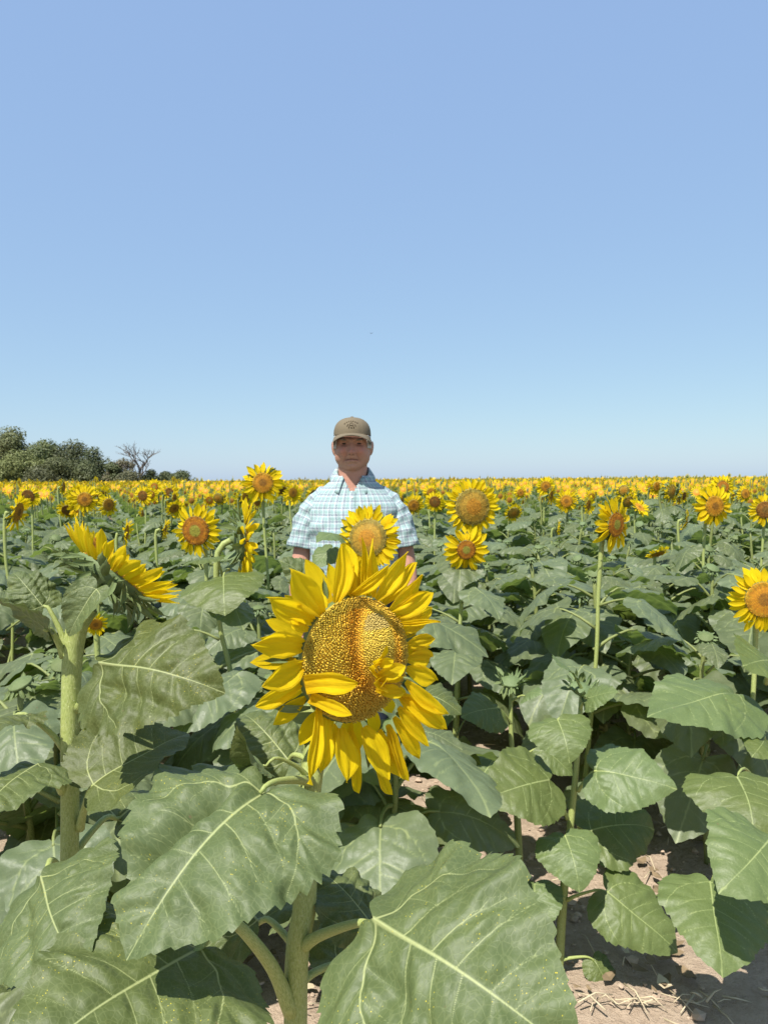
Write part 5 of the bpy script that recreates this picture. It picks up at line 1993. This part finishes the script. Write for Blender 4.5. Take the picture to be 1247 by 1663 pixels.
ZONES = [(120, 'below the tall trees'), (330, 'before the low bushes'), (470, 'near the side-on bloom'), (680, 'around the man'), (830, 'near the stacked pair'),
         (960, 'before the leaning bloom'), (1080, 'by the leaning bloom'), (1190, 'by the round orange bloom'), (9999, 'at the frame edge')]
buckets = {}
for k, (x, y, px, d) in enumerate(near):
    rg = random.Random(1000 + k)
    pb = .0 if d < 5.6 else .16 if d < 7 else .30 if d < 9 else .45
    bloom = rg.random() < pb
    h = rg.uniform(.84, 1.10) if not bloom else rg.uniform(1.14, 1.40)
    if d < 3.2:
        h = rg.uniform(.72, .98)
        if 450 < px < 700:
            h = min(h, .86)
        bloom = False
    if (520 < px < 640 and 3.0 < d < 5) or (60 < px < 300 and d < 5.5):
        if bloom:
            h = rg.uniform(.88, 1.08)
        bloom = False
    lean = (rg.gauss(0, .04), rg.gauss(0, .04))
    root = empty('sunflower_plant', Vector((x, y, 0)), None, SPEC, GROUP)
    RM = Matrix.Translation((x, y, 0)) @ Matrix.Rotation(lean[0], 4, 'X') @ Matrix.Rotation(lean[1], 4, 'Y')
    yaw = max(-55, min(78, rg.gauss(22, 32)))
    az = R(yaw - 90)
    nl = rg.randint(13, 16)
    if bloom:
        SM = RM @ Matrix.Rotation(az, 4, 'Z') @ Matrix.Scale(h, 4)
        obj('stem', HOOK[k % 4], root, SM)
        kind = rg.choice(('orange', 'orange', 'green_eye', 'brown', 'gold'))
        r = rg.uniform(.042, .062) if kind != 'gold' else rg.uniform(.06, .08)
        ratio = rg.uniform(1.8, 2.2) if kind != 'gold' else 1.6
        nn = head_dir(yaw, rg.gauss(-8, 14))
        tip = SM @ Vector((.06, 0, 1.0))
        add_head(root, tip + nn * r * .6, nn, r, kind, rg, False, ratio)
        state = 'side on' if abs(yaw) > 55 else 'wide open'
        desc = {'orange': 'orange eyed', 'green_eye': 'green eyed', 'brown': 'dark eyed', 'gold': 'broad golden disc'}[kind] + (' ' + state if abs(yaw) > 55 else '') + ' sunflower'
    else:
        SM = RM @ Matrix.Scale(h, 4)
        obj('stem', STEM_H[k % 4], root, SM)
        top = SM @ Vector((0, 0, 1.0))
        M = head_M(top, Vector((rg.gauss(0, .3), rg.gauss(-.3, .3), 1)), rg.uniform(.02, .035), rg.uniform(0, 6))
        b = obj('flower_bud', BUD_ME, root, M)
        obj('bracts', BRACTS_ME[k % 3], b, M, 'stuff')
        desc = 'tall budded sunflower' if h > .97 else 'short bloomless sunflower'
    a0 = rg.uniform(0, 6.28)
    for i in range(nl):
        f = (i + .5) / nl
        z = h * (.20 + .76 * f ** .8) if not bloom else min(h * .88, 1.16) * (.2 + .8 * f)
        a = a0 + i * 2.4 + rg.uniform(-.5, .5)
        s = (.275 if d < 4.5 else .25) * (.62 + .5 * math.sin(math.pi * min(1, f * .85 + .08))) * rg.uniform(.8, 1.2)
        if not bloom and i == nl - 1:
            s *= .6
        M = RM @ Matrix.Translation((0, 0, z)) @ Matrix.Rotation(a, 4, 'Z') @ Matrix.Rotation(rg.uniform(-.25, .25), 4, 'X') @ Matrix.Rotation(rg.uniform(-.3, .3), 4, 'Y') @ Matrix.Scale(s, 4)
        obj('leaf', MID_ME[rg.randrange(len(MID_ME))], root, M)
    zone = next(t for b_, t in ZONES if px < b_)
    tier = 'near' if d < 3.6 else 'mid' if d < 5.5 else 'far' if d < 8 else 'farther'
    tier = {'near': 'nearest rows', 'mid': 'middle rows', 'far': 'rear rows', 'farther': 'farthest rows'}[tier]
    buckets.setdefault((desc, zone, tier), []).append((px, root))
ORD = ['first', 'second', 'third', 'fourth', 'fifth', 'sixth', 'seventh', 'eighth', 'ninth', 'tenth', 'eleventh', 'twelfth', 'thirteenth', 'fourteenth', 'fifteenth', 'sixteenth', 'seventeenth', 'eighteenth', 'nineteenth', 'twentieth']
for (desc, zone, tier), rows in buckets.items():
    rows.sort(key=lambda t: t[0])
    for n_, (px, o) in enumerate(rows):
        o['label'] = f'{desc} {zone}, {tier}' if len(rows) == 1 else f'{ORD[min(n_, 19)]} {desc} from the left {zone}, {tier}'


# ------------------------------------------------------------------ the rest of the field, one mass
def lod_plant(rg, bloom, leaf_ns=10, leaf_nr=3, npet=18, nl=9, simple=False, g=None, at=(0, 0), yaw=None):
    g = g or Geo()
    h = rg.gauss(1.24, .09) if bloom else rg.uniform(.90, 1.12)
    T0 = Matrix.Translation((at[0], at[1], 0))
    yaw = rg.gauss(25, 40) if yaw is None else yaw
    if not simple:
        tube([(at[0], at[1], -.02), (at[0], at[1], h * .5), (at[0], at[1], h - .02)], [.012, .009], 5, 'stem_far', g=g, caps=False)
    top = min(h * .85, 1.10) if bloom else h
    for i in range(nl):
        f = (i + .5) / nl
        z = top * ((.22 if not simple else .5) + (.76 if not simple else .48) * f)
        s = (.25 if not simple else .32) * (.7 + .45 * math.sin(math.pi * min(1, f * .85 + .08))) * rg.uniform(.8, 1.2)
        lg, _ = leaf_geo(rg.randrange(10 ** 6), ns=leaf_ns, nr=leaf_nr, teeth=4, amp=.0, droop=rg.uniform(.5, 1.2), side=rg.uniform(.6, 1.5), wav=.06, quilt=.0, detail=False, twist=rg.uniform(-.3, .3))
        a = i * 2.4 + rg.uniform(-.5, .5)
        M = T0 @ Matrix.Translation((0, 0, z)) @ Matrix.Rotation(a, 4, 'Z') @ Matrix.Rotation(-rg.uniform(.0, .7), 4, 'X') @ Matrix.Rotation(rg.uniform(-.3, .3), 4, 'Y') @ Matrix.Translation((0, .10, .05)) @ Matrix.Scale(s, 4)
        g.join(lg, M)
    if bloom:
        nn = head_dir(yaw, rg.gauss(-5, 15))
        r = rg.uniform(.038, .058)
        pos = Vector((at[0], at[1], h)) + nn * .05
        M = head_M(pos, nn, r, rg.uniform(0, 6))
        seg = 10 if not simple else 6
        kind = rg.choice(('orange', 'orange', 'brown', 'green_eye'))
        V = [(0, 0, .22)] + [(math.cos(6.283 * k / seg) * rr, math.sin(6.283 * k / seg) * rr, zz) for rr, zz in ((.5, .16), (1, 0)) for k in range(seg)] + [(0, 0, -.55)]
        Fc = [(0, 1 + k, 1 + (k + 1) % seg) for k in range(seg)] + [(1 + k, 1 + seg + k, 1 + seg + (k + 1) % seg, 1 + (k + 1) % seg) for k in range(seg)]
        C = [disc_colour(kind, .2, 0, rg)] + [disc_colour(kind, .45, 0, rg)] * seg + [disc_colour(kind, .9, 0, rg)] * seg + [(.1, .14, .04)]
        g.add(V, Fc, 'floret', None, C, M)
        Fc = [(1 + seg + k, 2 * seg + 1, 1 + seg + (k + 1) % seg) for k in range(seg)]
        g.add(V, Fc, 'bract', None, None, M)
        for k in range(npet):
            a = 6.283 * (k + rg.uniform(-.3, .3)) / npet
            w = 6.283 / npet * (.75 if not simple else .95)
            L = rg.uniform(1.75, 2.15)
            zz = rg.uniform(-.25, .35)
            a1, a2 = a - w * .35, a + w * .35
            b1, b2 = a - w * .38, a + w * .38
            V = [(.92 * math.cos(a1), .92 * math.sin(a1), .02), (.92 * math.cos(a2), .92 * math.sin(a2), .02),
                 ((L * .72) * math.cos(b2), (L * .72) * math.sin(b2), zz * .6), (L * math.cos(a), L * math.sin(a), zz), ((L * .72) * math.cos(b1), (L * .72) * math.sin(b1), zz * .6)]
            g.add(V, [(0, 1, 2, 3, 4)], 'petal', [(0, .2, 0), (0, .2, 0), (.3, .7, 0), (0, 1, 0), (-.3, .7, 0)], None, M)
    return g


PROTO = []
for s in range(6):
    rg = random.Random(2000 + s)
    PROTO.append(lod_plant(rg, s < 4))
for s in range(3):
    rg = random.Random(2100 + s)
    g = Geo()
    for i in range(6):
        for j in range(15):
            lod_plant(rg, rg.random() < .62, 6, 1, 9, 3, True, g, ((i - 2.5) * .72 + rg.gauss(0, .06), (j - 7) * .29 + rg.gauss(0, .06)))
    PROTO.append(g)
pobs = [bpy.data.objects.new('field_plant', g.mesh('field_plant')) for g in PROTO]      # sources of the instances, not in the scene

pts, var, rot, scl = [], [], [], []
rg = random.Random(77)
EDGE = 42.0


def in_wood(x, y):
    q = to_px((x, y, .8))
    return q is not None and q[0] < 330 and q[2] > 99


for x, y in rest:
    if y > 20 or (y < 2.6 and abs(x) < 3.2):
        continue
    pb = .08 if y < 4 else .25 if y < 9 else .45
    pts.append((x, y, 0))
    var.append(rg.randrange(4) if rg.random() < pb else 4 + rg.randrange(2))
    rot.append((0, 0, rg.gauss(0, .25)))
    scl.append(rg.uniform(.9, 1.05))
ymax = max(p[1] for p in cand)
y = 0
for i in range(-75, 76):
    j = 0
    while True:
        u, v = i * ROW + rg.gauss(0, .05), 12.0 + j * .28 + rg.gauss(0, .06)
        j += 1
        if v > EDGE:
            break
        x, yy = u * math.cos(TILT) - v * math.sin(TILT) - .12, u * math.sin(TILT) + v * math.cos(TILT)
        if abs(x) > .60 * yy + 3:
            continue
        if yy < 20.0:
            continue
        pts.append((x, yy, 0))
        var.append(rg.randrange(4) if rg.random() < .55 else 4 + rg.randrange(2))
        rot.append((0, 0, rg.gauss(0, .3)))
        scl.append(rg.uniform(.92, 1.08))
yy = EDGE - 2
while yy < 300:
    w = .60 * yy + 8
    xx = -w
    while xx < w:
        if not in_wood(xx, yy) and not in_wood(xx, yy + 2.2):
            pts.append((xx + rg.uniform(-.2, .2), yy + rg.uniform(-.2, .2), 0))
            var.append(6 + rg.randrange(3))
            rot.append((0, 0, TILT + rg.gauss(0, .03)))
            scl.append(rg.uniform(.97, 1.06))
        xx += 4.3
    yy += 4.3
print('field points', len(pts), 'individual depth', DMAX)
me = bpy.data.meshes.new('sunflower_field')
me.from_pydata(pts, [], [])
a = me.attributes.new('kindno', 'INT', 'POINT')
a.data.foreach_set('value', var)
a = me.attributes.new('turn', 'FLOAT_VECTOR', 'POINT')
a.data.foreach_set('vector', np.array(rot, np.float32).ravel())
a = me.attributes.new('grow', 'FLOAT', 'POINT')
a.data.foreach_set('value', scl)
field = obj('sunflower_field', me, None, None, 'stuff')
tag(field, 'distant rows of blooming sunflowers reaching the skyline', None, None, 'stuff')
nt = bpy.data.node_groups.new('field', 'GeometryNodeTree')
nt.interface.new_socket('Geometry', in_out='INPUT', socket_type='NodeSocketGeometry')
nt.interface.new_socket('Geometry', in_out='OUTPUT', socket_type='NodeSocketGeometry')
gi, go = nt.nodes.new('NodeGroupInput'), nt.nodes.new('NodeGroupOutput')
jn = nt.nodes.new('GeometryNodeJoinGeometry')


def named(name, typ):
    n = nt.nodes.new('GeometryNodeInputNamedAttribute')
    n.data_type = typ
    n.inputs[0].default_value = name
    return n.outputs[0]


ka, ta, sa = named('kindno', 'INT'), named('turn', 'FLOAT_VECTOR'), named('grow', 'FLOAT')
for k, po in enumerate(pobs):
    cm = nt.nodes.new('FunctionNodeCompare')
    cm.data_type = 'INT'
    cm.operation = 'EQUAL'
    ii = [s for s in cm.inputs if s.type == 'INT']
    nt.links.new(ka, ii[0])
    ii[1].default_value = k
    oi = nt.nodes.new('GeometryNodeObjectInfo')
    oi.transform_space = 'ORIGINAL'
    oi.inputs['Object'].default_value = po
    oi.inputs['As Instance'].default_value = True
    ip = nt.nodes.new('GeometryNodeInstanceOnPoints')
    nt.links.new(gi.outputs[0], ip.inputs['Points'])
    nt.links.new(cm.outputs[0], ip.inputs['Selection'])
    nt.links.new(oi.outputs['Geometry'], ip.inputs['Instance'])
    nt.links.new(ta, ip.inputs['Rotation'])
    nt.links.new(sa, ip.inputs['Scale'])
    nt.links.new(ip.outputs[0], jn.inputs[0])
nt.links.new(jn.outputs[0], go.inputs[0])
field.modifiers.new('field', 'NODES').node_group = nt

# ------------------------------------------------------------------ small things
rg = random.Random(31)
g = Geo()
b = P(440, 1560, 1.35)
for i in range(46):
    a = rg.uniform(0, 6.28)
    r0 = rg.uniform(0, .02)
    L = rg.uniform(.06, .16)
    o = Vector((math.cos(a) * r0, math.sin(a) * r0, 0))
    e = Vector((math.cos(a) * L * .5, math.sin(a) * L * .5, L))
    tube([o, o + e * .55 + Vector((0, 0, L * .1)), o + e], [.0014, .0012, .0003], 3, 'grass_blade' if i % 3 else 'straw', n=5, g=g, caps=False)
gb = to_px((b.x, b.y, 0))
gt = obj('grass_tuft', g.mesh('grass_tuft'), None, Matrix.Translation((b.x, b.y * 1.25, 0)))
tag(gt, 'thin tuft of dry grass growing beside the thick front stem', 'grass tuft')
g = Geo()
V, Fc = ell((0, 0, 0), (.03, .09, .025), None, 10, 8)
g.add(V, Fc, 'bird_feather')
bp = P(603, 541.5, 60)
bird = empty('bird', bp, 'tiny dark bird alone high in the clear sky', 'bird')
obj('body', g.mesh('body'), bird, Matrix.Translation(bp))
wm = Geo().add([(0, .03, .01), (0, -.04, .01), (.10, -.03, .04), (.17, -.06, .02), (.10, .03, .04), (0, .03, 0), (0, -.04, 0), (.10, -.03, .033)],
               [(0, 1, 2, 4), (4, 2, 3), (5, 7, 6)], 'bird_feather').mesh('wing')
for s in (-1, 1):
    obj('wing', wm, bird, Matrix.Translation(bp) @ Matrix.Diagonal((s, 1, 1, 1)))
